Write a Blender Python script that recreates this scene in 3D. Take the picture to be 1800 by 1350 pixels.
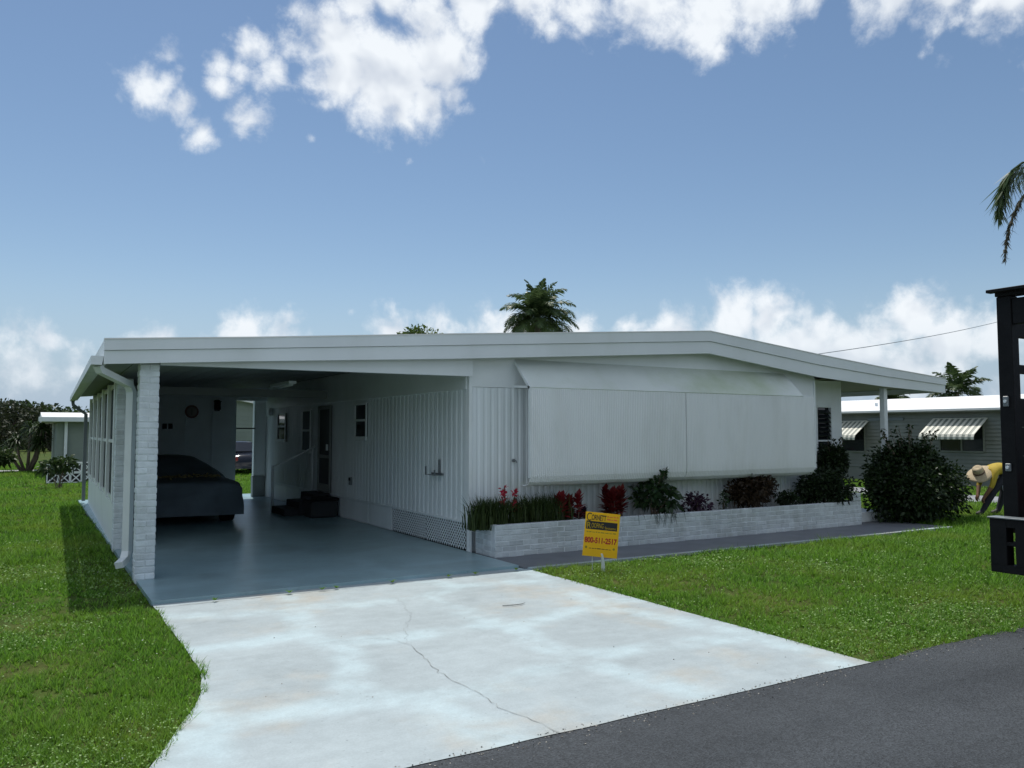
import bpy, bmesh, math, random
import numpy as np
from mathutils import Vector, Matrix, noise as mnoise
random.seed(7); rng = np.random.default_rng(7)
scene = bpy.context.scene
for o in list(bpy.data.objects): bpy.data.objects.remove(o)
C = scene.collection

# ---------------------------------------------------------------- camera
HC, FPX = 1.6, 1426.0
PITCH = math.atan(85/1426.0); YAW = math.atan(850/1426.0*math.cos(PITCH))
cd = bpy.data.cameras.new('camera'); cam = bpy.data.objects.new('camera', cd); C.objects.link(cam)
cam.location = (0, 0, HC); cam.rotation_euler = (math.pi/2+PITCH, 0, -YAW)
cd.sensor_width = 36.0; cd.lens = FPX/1800*36; cd.clip_start = .05; cd.clip_end = 3000
scene.camera = cam
FW = Vector((math.sin(YAW)*math.cos(PITCH), math.cos(YAW)*math.cos(PITCH), math.sin(PITCH)))
RT = Vector((math.cos(YAW), -math.sin(YAW), 0)); UP = RT.cross(FW)
def ray(x, y): return FW+RT*((x-900)/FPX)-UP*((y-675)/FPX)
def onZ(x, y, z=0.0): d = ray(x, y); return Vector((0,0,HC))+d*((z-HC)/d.z)
def onY(x, y, Y): d = ray(x, y); return Vector((0,0,HC))+d*(Y/d.y)
def onX(x, y, X): d = ray(x, y); return Vector((0,0,HC))+d*(X/d.x)
def atz(x, y, z): return Vector((0,0,HC))+ray(x, y)*z

# ---------------------------------------------------------------- world, sun, exposure
SUN = Vector((0.07, 0.42, 1.0)).normalized()
EL = math.asin(SUN.z); AZ = math.atan2(SUN.x, SUN.y)
world = bpy.data.worlds.new('World'); scene.world = world; world.use_nodes = True
def build_world():
    nt = world.node_tree; N = nt.nodes; L = nt.links; N.clear()
    def nd(t, **k):
        n = N.new(t)
        for a, b in k.items(): setattr(n, a, b)
        return n
    def math_(op, a, b=None, clamp=False):
        n = nd('ShaderNodeMath', operation=op, use_clamp=clamp)
        for i, v in enumerate((a, b)):
            if v is None: continue
            if isinstance(v, (int, float)): n.inputs[i].default_value = v
            else: L.new(v, n.inputs[i])
        return n.outputs[0]
    sky = nd('ShaderNodeTexSky', sky_type='NISHITA', sun_disc=False)
    sky.sun_elevation = EL; sky.sun_rotation = AZ; sky.air_density = 1.0; sky.dust_density = .25; sky.ozone_density = 1.0
    hs = nd('ShaderNodeHueSaturation'); hs.inputs['Saturation'].default_value = 1.04; hs.inputs['Hue'].default_value = .498; L.new(sky.outputs[0], hs.inputs['Color'])
    b1 = nd('ShaderNodeBackground'); b1.inputs['Strength'].default_value = .085; 
    tc0 = nd('ShaderNodeTexCoord'); sp0 = nd('ShaderNodeSeparateXYZ'); L.new(tc0.outputs['Generated'], sp0.inputs[0])
    hf = nd('ShaderNodeMapRange', interpolation_type='SMOOTHSTEP'); hf.inputs['From Min'].default_value = 0; hf.inputs['From Max'].default_value = .20; hf.inputs['To Min'].default_value = .9; hf.inputs['To Max'].default_value = 0; L.new(sp0.outputs['Z'], hf.inputs['Value'])
    hm = nd('ShaderNodeMix', data_type='RGBA'); L.new(hf.outputs[0], hm.inputs['Factor']); L.new(hs.outputs[0], hm.inputs['A']); hm.inputs['B'].default_value = (3.75, 4.95, 6.6, 1)   # humid pale blue air low over the horizon
    L.new(hm.outputs['Result'], b1.inputs['Color'])
    tc = nd('ShaderNodeTexCoord'); G = tc.outputs['Generated']
    wn = nd('ShaderNodeTexNoise'); wn.inputs['Scale'].default_value = 7; wn.inputs['Detail'].default_value = 3; L.new(G, wn.inputs['Vector'])
    ws = nd('ShaderNodeVectorMath', operation='SUBTRACT'); L.new(wn.outputs['Color'], ws.inputs[0]); ws.inputs[1].default_value = (.5,.5,.5)
    wm_ = nd('ShaderNodeVectorMath', operation='SCALE'); L.new(ws.outputs[0], wm_.inputs[0]); wm_.inputs['Scale'].default_value = .055
    wa = nd('ShaderNodeVectorMath', operation='ADD'); L.new(G, wa.inputs[0]); L.new(wm_.outputs[0], wa.inputs[1])
    V = wa.outputs[0]
    # cloud clumps: (pixel x, pixel y, radius in pixels, weight)
    blobs = [(600,70,95,1.25),(680,140,105,1.35),(755,95,85,1.2),(590,135,75,1.2),(630,15,62,1.1),(695,200,52,1.05),(790,160,45,.9),(560,185,38,.75),(740,165,70,1.1),(745,30,75,1.1),(690,10,60,1.0),
             (440,70,46,.84),(390,95,36,.80),(478,118,38,.84),(420,110,30,.7),(270,160,52,1.0),(315,180,42,.92),(285,100,46,.7),(392,150,32,.82),(362,228,42,.95),(425,208,46,.88),(342,205,28,.8),
             (820,5,75,.95),(930,10,85,1.0),(1040,18,75,1.0),(985,62,36,.8),(1130,5,85,1.05),(1240,30,75,1.05),(1255,82,34,.85),(1330,5,80,1.0),(1420,-10,45,.8),
             (1560,-10,62,.9),(1650,0,66,1.0),(1760,-8,75,1.0),(1715,38,32,.75),
             (1290,560,66,1.1),(1360,562,60,1.08),(1190,600,72,1.0),(1130,612,50,.85),(1260,622,95,1.1),(1400,622,115,1.1),(1500,620,100,1.0),(1600,558,68,1.1),(1540,585,58,1.0),(1660,602,90,1.08),(1745,590,72,1.0),(1600,655,130,.95),(1790,690,110,.7),
             (1030,578,48,.95),(1090,603,48,.75),(890,585,74,.98),(700,588,58,.95),(770,580,60,.92),(620,556,15,.6),(430,590,58,.95),(500,594,58,.92),(360,600,45,.8),(285,586,34,.85),(270,602,48,.75),
             (20,595,66,.85),(80,604,54,.85),(40,645,95,.8),(130,655,70,.7),(1325,125,24,.55),(1100,130,36,.42),(720,275,22,.5),(540,247,13,.6),(625,240,15,.6),(1665,100,24,.45)]
    DB = []
    for (x, y, r, w) in blobs: DB.append((ray(x, y).normalized(), r/FPX*.95, w))
    rr = random.Random(11)                                   # unseen clouds around and overhead, enlarged to brighten the shaded walls
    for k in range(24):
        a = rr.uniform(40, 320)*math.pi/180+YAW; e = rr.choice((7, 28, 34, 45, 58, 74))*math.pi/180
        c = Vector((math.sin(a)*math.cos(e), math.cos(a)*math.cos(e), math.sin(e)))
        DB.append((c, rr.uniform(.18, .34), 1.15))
    acc = None
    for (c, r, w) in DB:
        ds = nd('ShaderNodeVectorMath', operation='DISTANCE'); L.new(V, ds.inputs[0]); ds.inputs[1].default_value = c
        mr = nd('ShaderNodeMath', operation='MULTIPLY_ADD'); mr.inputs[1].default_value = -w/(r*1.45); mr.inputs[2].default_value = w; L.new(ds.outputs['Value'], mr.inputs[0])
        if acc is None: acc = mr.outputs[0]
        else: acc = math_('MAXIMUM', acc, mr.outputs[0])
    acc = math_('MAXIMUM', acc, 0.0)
    def fbm(vec, sc, det=10, ro=.6):
        n = nd('ShaderNodeTexNoise'); n.inputs['Scale'].default_value = sc; n.inputs['Detail'].default_value = det; n.inputs['Roughness'].default_value = ro
        L.new(vec, n.inputs['Vector']); return n.outputs['Fac']
    n1 = fbm(V, 15, 11, .62)
    nf = fbm(G, 60, 8, .65)
    sh = nd('ShaderNodeVectorMath', operation='ADD'); L.new(V, sh.inputs[0]); sh.inputs[1].default_value = SUN*.022
    n2 = fbm(sh.outputs[0], 15, 3, .5); n1s = fbm(V, 15, 3, .5)
    n3 = fbm(G, 7, 4, .5)
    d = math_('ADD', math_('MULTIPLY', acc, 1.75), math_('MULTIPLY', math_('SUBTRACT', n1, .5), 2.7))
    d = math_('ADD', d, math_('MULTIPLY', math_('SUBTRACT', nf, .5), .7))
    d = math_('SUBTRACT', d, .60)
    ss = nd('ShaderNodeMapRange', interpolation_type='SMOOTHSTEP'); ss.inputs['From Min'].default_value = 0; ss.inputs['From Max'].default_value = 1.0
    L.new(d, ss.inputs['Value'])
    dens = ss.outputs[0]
    lit = math_('ADD', math_('MULTIPLY', math_('SUBTRACT', n1s, n2), 2.2), .78)
    lit = math_('ADD', lit, math_('MULTIPLY', math_('SUBTRACT', n3, .5), 1.2))
    thick = nd('ShaderNodeMapRange'); thick.inputs['From Min'].default_value = .5; thick.inputs['From Max'].default_value = 1.7; L.new(d, thick.inputs['Value'])
    lit = math_('SUBTRACT', lit, math_('MULTIPLY', thick.outputs[0], .12), clamp=True)
    cr = nd('ShaderNodeValToRGB'); e = cr.color_ramp.elements
    e[0].position = .0; e[0].color = (.50,.56,.66,1); e[1].position = .85; e[1].color = (.84,.88,.92,1)
    m = cr.color_ramp.elements.new(.45); m.color = (.66,.71,.78,1)
    L.new(lit, cr.inputs[0])
    b2 = nd('ShaderNodeBackground'); b2.inputs['Strength'].default_value = .95; L.new(cr.outputs[0], b2.inputs['Color'])
    sep = nd('ShaderNodeSeparateXYZ'); L.new(G, sep.inputs[0])
    hz = nd('ShaderNodeMapRange'); hz.inputs['From Min'].default_value = -.01; hz.inputs['From Max'].default_value = .13; hz.inputs['To Min'].default_value = .42; hz.inputs['To Max'].default_value = .97
    L.new(sep.outputs['Z'], hz.inputs['Value'])
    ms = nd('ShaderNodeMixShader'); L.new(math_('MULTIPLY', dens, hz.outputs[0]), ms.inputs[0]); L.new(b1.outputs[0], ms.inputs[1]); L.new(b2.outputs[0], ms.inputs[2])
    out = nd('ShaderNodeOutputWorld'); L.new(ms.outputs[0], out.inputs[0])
build_world(); world.cycles.sampling_method = 'NONE'
sl = bpy.data.lights.new('sun', 'SUN'); sl.energy = 3.1; sl.angle = math.radians(.5); sl.color = (1, .965, .9)
so = bpy.data.objects.new('sun', sl); C.objects.link(so); so.location = (5, 20, 40)
so.rotation_euler = (-SUN).to_track_quat('-Z', 'Y').to_euler()
scene.render.engine = 'CYCLES'
scene.view_settings.view_transform = 'Standard'; scene.view_settings.look = 'None'
scene.view_settings.exposure = 0.2; scene.view_settings.gamma = 1
scene.cycles.max_bounces = 8; scene.cycles.diffuse_bounces = 4; scene.cycles.transparent_max_bounces = 8

# ---------------------------------------------------------------- materials
def newmat(name):
    m = bpy.data.materials.new(name); m.use_nodes = True
    nt = m.node_tree; return m, nt, nt.nodes, nt.links, nt.nodes['Principled BSDF']
def pm(name, col, rough=.6, var=.12, vscale=3.0, bump=0.0, bscale=60., metal=0.0, stain=None, sscale=1.2, samt=.5, stretch=(1,1,1), spec=.5, perobj=0.0):
    m, nt, N, L, b = newmat(name)
    tc = N.new('ShaderNodeTexCoord'); mp = N.new('ShaderNodeMapping'); mp.inputs['Scale'].default_value = stretch
    ge = N.new('ShaderNodeNewGeometry'); L.new(ge.outputs['Position'], mp.inputs['Vector'])
    n1 = N.new('ShaderNodeTexNoise'); n1.inputs['Scale'].default_value = vscale; n1.inputs['Detail'].default_value = 6; L.new(mp.outputs[0], n1.inputs['Vector'])
    mr = N.new('ShaderNodeMapRange'); mr.inputs['From Min'].default_value = .25; mr.inputs['From Max'].default_value = .75
    mr.inputs['To Min'].default_value = 1-var; mr.inputs['To Max'].default_value = 1+var; L.new(n1.outputs['Fac'], mr.inputs['Value'])
    mx = N.new('ShaderNodeMix'); mx.data_type = 'RGBA'; mx.blend_type = 'MULTIPLY'; mx.inputs['Factor'].default_value = 1
    mx.inputs['A'].default_value = (*col, 1); L.new(mr.outputs[0], mx.inputs['B']); out = mx.outputs['Result']
    if perobj:
        oi = N.new('ShaderNodeObjectInfo'); m2 = N.new('ShaderNodeMapRange'); m2.inputs['To Min'].default_value = 1-perobj; m2.inputs['To Max'].default_value = 1+perobj*.6
        L.new(oi.outputs['Random'], m2.inputs['Value'])
        mo = N.new('ShaderNodeMix'); mo.data_type = 'RGBA'; mo.blend_type = 'MULTIPLY'; mo.inputs['Factor'].default_value = 1
        L.new(out, mo.inputs['A']); L.new(m2.outputs[0], mo.inputs['B']); out = mo.outputs['Result']
    if stain:
        n2 = N.new('ShaderNodeTexNoise'); n2.inputs['Scale'].default_value = sscale; n2.inputs['Detail'].default_value = 8; n2.inputs['Roughness'].default_value = .62
        L.new(mp.outputs[0], n2.inputs['Vector'])
        r = N.new('ShaderNodeMapRange'); r.inputs['From Min'].default_value = .48; r.inputs['From Max'].default_value = .72; r.inputs['To Max'].default_value = samt
        L.new(n2.outputs['Fac'], r.inputs['Value'])
        ms = N.new('ShaderNodeMix'); ms.data_type = 'RGBA'; L.new(r.outputs[0], ms.inputs['Factor']); L.new(out, ms.inputs['A']); ms.inputs['B'].default_value = (*stain, 1); out = ms.outputs['Result']
    L.new(out, b.inputs['Base Color']); b.inputs['Roughness'].default_value = rough; b.inputs['Metallic'].default_value = metal
    b.inputs['Specular IOR Level'].default_value = spec
    if bump:
        nb = N.new('ShaderNodeTexNoise'); nb.inputs['Scale'].default_value = bscale; nb.inputs['Detail'].default_value = 5; L.new(ge.outputs['Position'], nb.inputs['Vector'])
        bp = N.new('ShaderNodeBump'); bp.inputs['Strength'].default_value = bump; bp.inputs['Distance'].default_value = .01; L.new(nb.outputs['Fac'], bp.inputs['Height']); L.new(bp.outputs[0], b.inputs['Normal'])
    return m
def leafmat(name, c1, c2, rough=.5, trans=.35, patch=0.0, c3=None, pscale=.7):
    m, nt, N, L, b = newmat(name)
    g = N.new('ShaderNodeNewGeometry'); mx = N.new('ShaderNodeMix'); mx.data_type = 'RGBA'
    mx.inputs['A'].default_value = (*c1, 1); mx.inputs['B'].default_value = (*c2, 1); L.new(g.outputs['Random Per Island'], mx.inputs['Factor'])
    out = mx.outputs['Result']
    if c3:
        n = N.new('ShaderNodeTexNoise'); n.inputs['Scale'].default_value = pscale; n.inputs['Detail'].default_value = 5; L.new(g.outputs['Position'], n.inputs['Vector'])
        r = N.new('ShaderNodeMapRange'); r.inputs['From Min'].default_value = .45; r.inputs['From Max'].default_value = .7; r.inputs['To Max'].default_value = patch; L.new(n.outputs['Fac'], r.inputs['Value'])
        m2 = N.new('ShaderNodeMix'); m2.data_type = 'RGBA'; L.new(r.outputs[0], m2.inputs['Factor']); L.new(out, m2.inputs['A']); m2.inputs['B'].default_value = (*c3, 1); out = m2.outputs['Result']
    L.new(out, b.inputs['Base Color']); b.inputs['Roughness'].default_value = rough; b.inputs['Specular IOR Level'].default_value = .35
    t = N.new('ShaderNodeBsdfTranslucent'); L.new(out, t.inputs['Color'])
    s = N.new('ShaderNodeMixShader'); s.inputs[0].default_value = trans; L.new(b.outputs[0], s.inputs[1]); L.new(t.outputs[0], s.inputs[2])
    L.new(s.outputs[0], N['Material Output'].inputs['Surface'])
    return m
M = {}
M['white'] = pm('white_paint', (.80,.84,.85), .45, .05, 1.5, .08, 25, stain=(.52,.56,.5), sscale=.9, samt=.25)
M['siding'] = pm('ribbed_siding_paint', (.79,.84,.86), .42, .05, 2.0, stain=(.5,.56,.52), sscale=1.1, samt=.3, stretch=(1,1,.25))
M['fascia'] = pm('fascia_paint', (.78,.82,.84), .4, .04, 1.2, stain=(.52,.56,.52), sscale=.8, samt=.3, stretch=(1,1,.4))
M['hood'] = pm('hood_mildew', (.70,.75,.70), .5, .08, 2.0, stain=(.36,.46,.22), sscale=.8, samt=.6, stretch=(.7,1,.5))
M['shutter'] = pm('shutter_paint', (.80,.83,.84), .42, .04, 1.0, stain=(.56,.58,.54), sscale=1.6, samt=.35, stretch=(1.6,1,.35))
M['brick'] = pm('painted_brick', (.70,.76,.79), .7, .12, 9, .5, 40, perobj=.12, stain=(.42,.45,.42), sscale=2.2, samt=.5)
M['pbrick'] = pm('weathered_painted_brick', (.58,.63,.65), .75, .15, 9, .6, 40, perobj=.14, stain=(.33,.36,.33), sscale=2.6, samt=.55, stretch=(1,1,.6))
M['mortar'] = pm('painted_mortar', (.66,.71,.73), .85, .2, 6, .5, 50)
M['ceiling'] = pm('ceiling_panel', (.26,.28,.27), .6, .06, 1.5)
M['shed'] = pm('shed_paint', (.72,.78,.82), .7, .08, 2)
M['dark'] = pm('dark_gap', (.02,.022,.025), .8, .1)
M['black'] = pm('black_metal', (.008,.008,.009), .6, .3, 8, .2, 40, spec=.18)
M['gutter'] = pm('gutter_metal', (.74,.78,.79), .35, .05, 3, stain=(.42,.44,.42), samt=.3)
M['gutdark'] = pm('aged_downspout', (.16,.18,.19), .4, .1, 3)
M['roof'] = pm('roof_coating', (.80,.80,.78), .6, .05, 1)
M['wood'] = pm('weathered_wood', (.16,.12,.09), .8, .2, 8, .3, 40)
M['screen'] = pm('insect_screen', (.035,.04,.045), .7, .15, 6, spec=.15)
def glassmat():
    m, nt, N, L, b = newmat('window_glass'); b.inputs['Base Color'].default_value = (.012,.015,.018,1); b.inputs['Roughness'].default_value = .05; b.inputs['Specular IOR Level'].default_value = .5
    return m
M['glass'] = glassmat()
def concretemat(name, base, light, tan, ltamt=.8, tanamt=.6, rough=.75):
    m, nt, N, L, b = newmat(name); g = N.new('ShaderNodeNewGeometry'); P = g.outputs['Position']
    def noise(sc, det=6, ro=.6, off=(0,0,0), vec=None):
        mp = N.new('ShaderNodeMapping'); mp.inputs['Location'].default_value = off; L.new(vec or P, mp.inputs['Vector'])
        n = N.new('ShaderNodeTexNoise'); n.inputs['Scale'].default_value = sc; n.inputs['Detail'].default_value = det; n.inputs['Roughness'].default_value = ro; L.new(mp.outputs[0], n.inputs['Vector']); return n
    def rng_(o, a, b_, c=0, d=1):
        r = N.new('ShaderNodeMapRange'); r.interpolation_type = 'SMOOTHSTEP'; r.inputs['From Min'].default_value = a; r.inputs['From Max'].default_value = b_; r.inputs['To Min'].default_value = c; r.inputs['To Max'].default_value = d; L.new(o, r.inputs['Value']); return r.outputs[0]
    def mix(f, a, b_, bt='MIX'):
        x = N.new('ShaderNodeMix'); x.data_type = 'RGBA'; x.blend_type = bt
        for s, v in (('Factor', f), ('A', a), ('B', b_)):
            if isinstance(v, tuple): x.inputs[s].default_value = (*v, 1)
            elif isinstance(v, float): x.inputs[s].default_value = v
            else: L.new(v, x.inputs[s])
        return x.outputs['Result']
    # wandering pale bands left by pressure washing
    wv = noise(.9, 4, .55); sc = N.new('ShaderNodeVectorMath'); sc.operation = 'SCALE'; sc.inputs['Scale'].default_value = .55; L.new(wv.outputs['Color'], sc.inputs[0])
    ad = N.new('ShaderNodeVectorMath'); ad.operation = 'ADD'; L.new(P, ad.inputs[0]); L.new(sc.outputs[0], ad.inputs[1])
    vo = N.new('ShaderNodeTexVoronoi'); vo.feature = 'DISTANCE_TO_EDGE'; vo.inputs['Scale'].default_value = .74; vo.inputs['Randomness'].default_value = .45; vo.voronoi_dimensions = '2D'; L.new(ad.outputs[0], vo.inputs['Vector'])
    band = rng_(vo.outputs['Distance'], .03, .17, 1, 0)
    nb = noise(1.7, 7, .6, (3,1,0)); bm_ = N.new('ShaderNodeMath'); bm_.operation = 'MULTIPLY'; L.new(band, bm_.inputs[0]); L.new(rng_(nb.outputs['Fac'], .3, .62), bm_.inputs[1])
    bl = N.new('ShaderNodeMath'); bl.operation = 'MULTIPLY'; L.new(bm_.outputs[0], bl.inputs[0]); bl.inputs[1].default_value = ltamt
    col = mix(rng_(noise(.8, 6, .6, (7,3,1)).outputs['Fac'], .35, .65), base, tuple(c*.88 for c in base))
    tn = N.new('ShaderNodeMath'); tn.operation = 'MULTIPLY'; L.new(rng_(noise(.75, 7, .62, (1.5,9,4)).outputs['Fac'], .50, .70), tn.inputs[0]); tn.inputs[1].default_value = tanamt
    col = mix(tn.outputs[0], col, tan)
    col = mix(bl.outputs[0], col, light)
    sp = rng_(noise(90, 4, .7).outputs['Fac'], .3, .7, .93, 1.05)
    x = N.new('ShaderNodeMix'); x.data_type = 'RGBA'; x.blend_type = 'MULTIPLY'; x.inputs['Factor'].default_value = 1; L.new(col, x.inputs['A']); L.new(sp, x.inputs['B'])
    mp2 = N.new('ShaderNodeMapping'); mp2.inputs['Scale'].default_value = (1.2, 5.5, 1); mp2.inputs['Rotation'].default_value = (0, 0, .12); L.new(P, mp2.inputs['Vector'])
    stk = rng_(noise(2.2, 8, .68, (2,6,1), mp2.outputs[0]).outputs['Fac'], .3, .7, .96, 1.025)
    mid_ = rng_(noise(5, 9, .72, (8,2,3)).outputs['Fac'], .3, .7, .92, 1.05)
    spk = rng_(noise(38, 3, .5, (5,5,5)).outputs['Fac'], .69, .76, 1.0, .72)
    for q in (stk, mid_, spk):
        z_ = N.new('ShaderNodeMix'); z_.data_type = 'RGBA'; z_.blend_type = 'MULTIPLY'; z_.inputs['Factor'].default_value = 1; L.new(x.outputs['Result'], z_.inputs['A']); L.new(q, z_.inputs['B']); x = z_
    dk = rng_(noise(2.3, 8, .65, (4,4,4)).outputs['Fac'], .56, .75, 1.0, .86)
    y = N.new('ShaderNodeMix'); y.data_type = 'RGBA'; y.blend_type = 'MULTIPLY'; y.inputs['Factor'].default_value = 1; L.new(x.outputs['Result'], y.inputs['A']); L.new(dk, y.inputs['B'])
    L.new(y.outputs['Result'], b.inputs['Base Color']); b.inputs['Roughness'].default_value = rough
    bp = N.new('ShaderNodeBump'); bp.inputs['Strength'].default_value = .25; bp.inputs['Distance'].default_value = .006; L.new(noise(60, 6).outputs['Fac'], bp.inputs['Height']); L.new(bp.outputs[0], b.inputs['Normal'])
    return m
M['drive'] = concretemat('pale_painted_concrete', (.385,.445,.462), (.46,.57,.60), (.43,.385,.31), .8, .6)
M['slab'] = concretemat('shaded_floor_paint', (.30,.44,.48), (.36,.51,.56), (.22,.31,.33), .5, .7, .30)  # driveway concrete recoloured: carport shade put into the floor tone
M['walk'] = pm('grey_walk_paint', (.16,.17,.19), .7, .15, 2.5, .3, 60, stain=(.22,.23,.24), samt=.5)
def asphaltmat():
    m, nt, N, L, b = newmat('asphalt'); g = N.new('ShaderNodeNewGeometry'); P = g.outputs['Position']
    n1 = N.new('ShaderNodeTexNoise'); n1.inputs['Scale'].default_value = .8; n1.inputs['Detail'].default_value = 8; n1.inputs['Roughness'].default_value = .65; L.new(P, n1.inputs['Vector'])
    v = N.new('ShaderNodeTexVoronoi'); v.inputs['Scale'].default_value = 110; L.new(P, v.inputs['Vector'])
    cr = N.new('ShaderNodeValToRGB'); e = cr.color_ramp.elements; e[0].position = .3; e[0].color = (.027,.032,.037,1); e[1].position = .7; e[1].color = (.049,.056,.063,1); L.new(n1.outputs['Fac'], cr.inputs[0])
    mp = N.new('ShaderNodeMapping'); mp.inputs['Scale'].default_value = (.12, 1.3, 1); L.new(P, mp.inputs['Vector']); n2 = N.new('ShaderNodeTexNoise'); n2.inputs['Scale'].default_value = 1.6; n2.inputs['Detail'].default_value = 6; L.new(mp.outputs[0], n2.inputs['Vector'])
    n3 = N.new('ShaderNodeTexNoise'); n3.inputs['Scale'].default_value = 24; n3.inputs['Detail'].default_value = 5; n3.inputs['Roughness'].default_value = .7; L.new(P, n3.inputs['Vector'])
    sm = N.new('ShaderNodeMath'); sm.operation = 'MULTIPLY_ADD'; L.new(n2.outputs['Fac'], sm.inputs[0]); sm.inputs[1].default_value = .9; L.new(n1.outputs['Fac'], sm.inputs[2])
    s2 = N.new('ShaderNodeMath'); s2.operation = 'MULTIPLY_ADD'; L.new(n3.outputs['Fac'], s2.inputs[0]); s2.inputs[1].default_value = .5; L.new(sm.outputs[0], s2.inputs[2])
    s3 = N.new('ShaderNodeMath'); s3.operation = 'SUBTRACT'; L.new(s2.outputs[0], s3.inputs[0]); s3.inputs[1].default_value = .62; L.new(s3.outputs[0], cr.inputs[0])
    h = N.new('ShaderNodeMapRange'); h.inputs['From Max'].default_value = 1; h.inputs['To Min'].default_value = .5; h.inputs['To Max'].default_value = 1.5; L.new(v.outputs['Color'], h.inputs['Value'])
    x = N.new('ShaderNodeMix'); x.data_type = 'RGBA'; x.blend_type = 'MULTIPLY'; x.inputs['Factor'].default_value = 1; L.new(cr.outputs[0], x.inputs['A']); L.new(h.outputs[0], x.inputs['B'])
    L.new(x.outputs['Result'], b.inputs['Base Color']); b.inputs['Roughness'].default_value = .78; b.inputs['Specular IOR Level'].default_value = .35
    bp = N.new('ShaderNodeBump'); bp.inputs['Strength'].default_value = .7; bp.inputs['Distance'].default_value = .006; L.new(v.outputs['Distance'], bp.inputs['Height']); L.new(bp.outputs[0], b.inputs['Normal'])
    return m
M['asphalt'] = asphaltmat()
M['ground'] = pm('turf_soil', (.055,.085,.016), .95, .4, 2.2, .8, 30, stain=(.12,.10,.04), sscale=.6, samt=.6, spec=.1)
M['grass'] = leafmat('grass_blades', (.038,.11,.008), (.22,.45,.045), .6, .42, .42, (.30,.36,.06), .6)
M['clover'] = leafmat('clover_leaves', (.15,.30,.05), (.36,.52,.18), .45, .3)
M['soil'] = pm('planter_soil', (.045,.03,.022), .95, .3, 12, .8, 30)

# ---------------------------------------------------------------- helpers
def wm(o):
    m = o.matrix_basis.copy()
    return wm(o.parent) @ o.matrix_parent_inverse @ m if o.parent else m
def put(o, parent=None):
    C.objects.link(o)
    if parent is not None:
        o.parent = parent; o.matrix_parent_inverse = wm(parent).inverted()
    return o
def tag(o, label, cat=None, group=None, kind=None):
    if label: o['label'] = label
    if cat: o['category'] = cat
    if group: o['group'] = group
    if kind: o['kind'] = kind
    return o
def thing(name, loc, label, cat, group=None):
    o = bpy.data.objects.new(name, None); o.location = loc; o.empty_display_size = .2; C.objects.link(o)
    return tag(o, label, cat, group)
class MB:
    def __init__(s): s.v = []; s.f = []; s.mi = []; s.cur = 0
    def add(s, vs, fs):
        n = len(s.v); s.v += [tuple(v) for v in vs]
        for f in fs: s.f.append(tuple(i+n for i in f)); s.mi.append(s.cur)
        return s
    def box(s, x0, x1, y0, y1, z0, z1, mat=None):
        vs = [Vector((x, y, z)) for z in (z0, z1) for y in (y0, y1) for x in (x0, x1)]
        if mat is not None: vs = [mat @ v for v in vs]
        return s.add(vs, [(0,2,3,1),(4,5,7,6),(0,1,5,4),(2,6,7,3),(0,4,6,2),(1,3,7,5)])
    def prism(s, pts, d):                                  # closed polygon of 3-D points pushed along d
        n = len(pts); d = Vector(d); a = [Vector(p) for p in pts]; b = [p+d for p in a]
        return s.add(a+b, [tuple(range(n))[::-1], tuple(range(n, 2*n))]+[(i, (i+1)%n, n+(i+1)%n, n+i) for i in range(n)])
    def tube(s, path, rad, k=8, cap=True, flat=1.0):
        P = [Vector(p) for p in path]; n = len(P); rads = rad if isinstance(rad, (list, tuple)) else [rad]*n
        base = len(s.v); vs = []; prev = None
        for i in range(n):
            t = (P[min(i+1, n-1)]-P[max(i-1, 0)]).normalized()
            if prev is None:
                a = Vector((0,0,1)) if abs(t.z) < .9 else Vector((1,0,0)); u = t.cross(a).normalized()
            else: u = (prev-t*prev.dot(t)).normalized()
            prev = u; w = t.cross(u)
            for j in range(k):
                an = 2*math.pi*(j+.5)/k; vs.append(P[i]+(u*math.cos(an)+w*math.sin(an)*flat)*rads[i])
        fs = [(i*k+j, i*k+(j+1)%k, (i+1)*k+(j+1)%k, (i+1)*k+j) for i in range(n-1) for j in range(k)]
        if cap: fs += [tuple(range(k))[::-1], tuple(range((n-1)*k, n*k))]
        return s.add(vs, fs)
    def disc(s, c, ax, r, t, k=24):
        c = Vector(c); ax = Vector(ax).normalized(); return s.tube([c-ax*t/2, c+ax*t/2], r, k)
    def mesh(s, name):
        me = bpy.data.meshes.new(name); me.from_pydata(s.v, [], s.f); return me
    def build(s, name, mat, parent=None, smooth=False, label=None, bevel=0):
        me = s.mesh(name)
        mats = mat if isinstance(mat, (list, tuple)) else [mat]
        for m in mats: me.materials.append(m)
        if len(mats) > 1: me.polygons.foreach_set('material_index', s.mi)
        if bevel or True:
            bm = bmesh.new(); bm.from_mesh(me); bmesh.ops.recalc_face_normals(bm, faces=bm.faces) if len(s.f) < 60000 else None
            if bevel: bmesh.ops.bevel(bm, geom=list(bm.edges), offset=bevel, segments=1, affect='EDGES', clamp_overlap=True)
            bm.to_mesh(me); bm.free()
        if smooth: me.polygons.foreach_set('use_smooth', [True]*len(me.polygons))
        o = bpy.data.objects.new(name, me); put(o, parent)
        if label: o['label'] = label
        return o
def box(name, mat, parent, x0, x1, y0, y1, z0, z1, bevel=.004, label=None):
    return MB().box(x0, x1, y0, y1, z0, z1).build(name, mat, parent, bevel=bevel, label=label)
def structure(o): o['kind'] = 'structure'; return o
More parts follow.
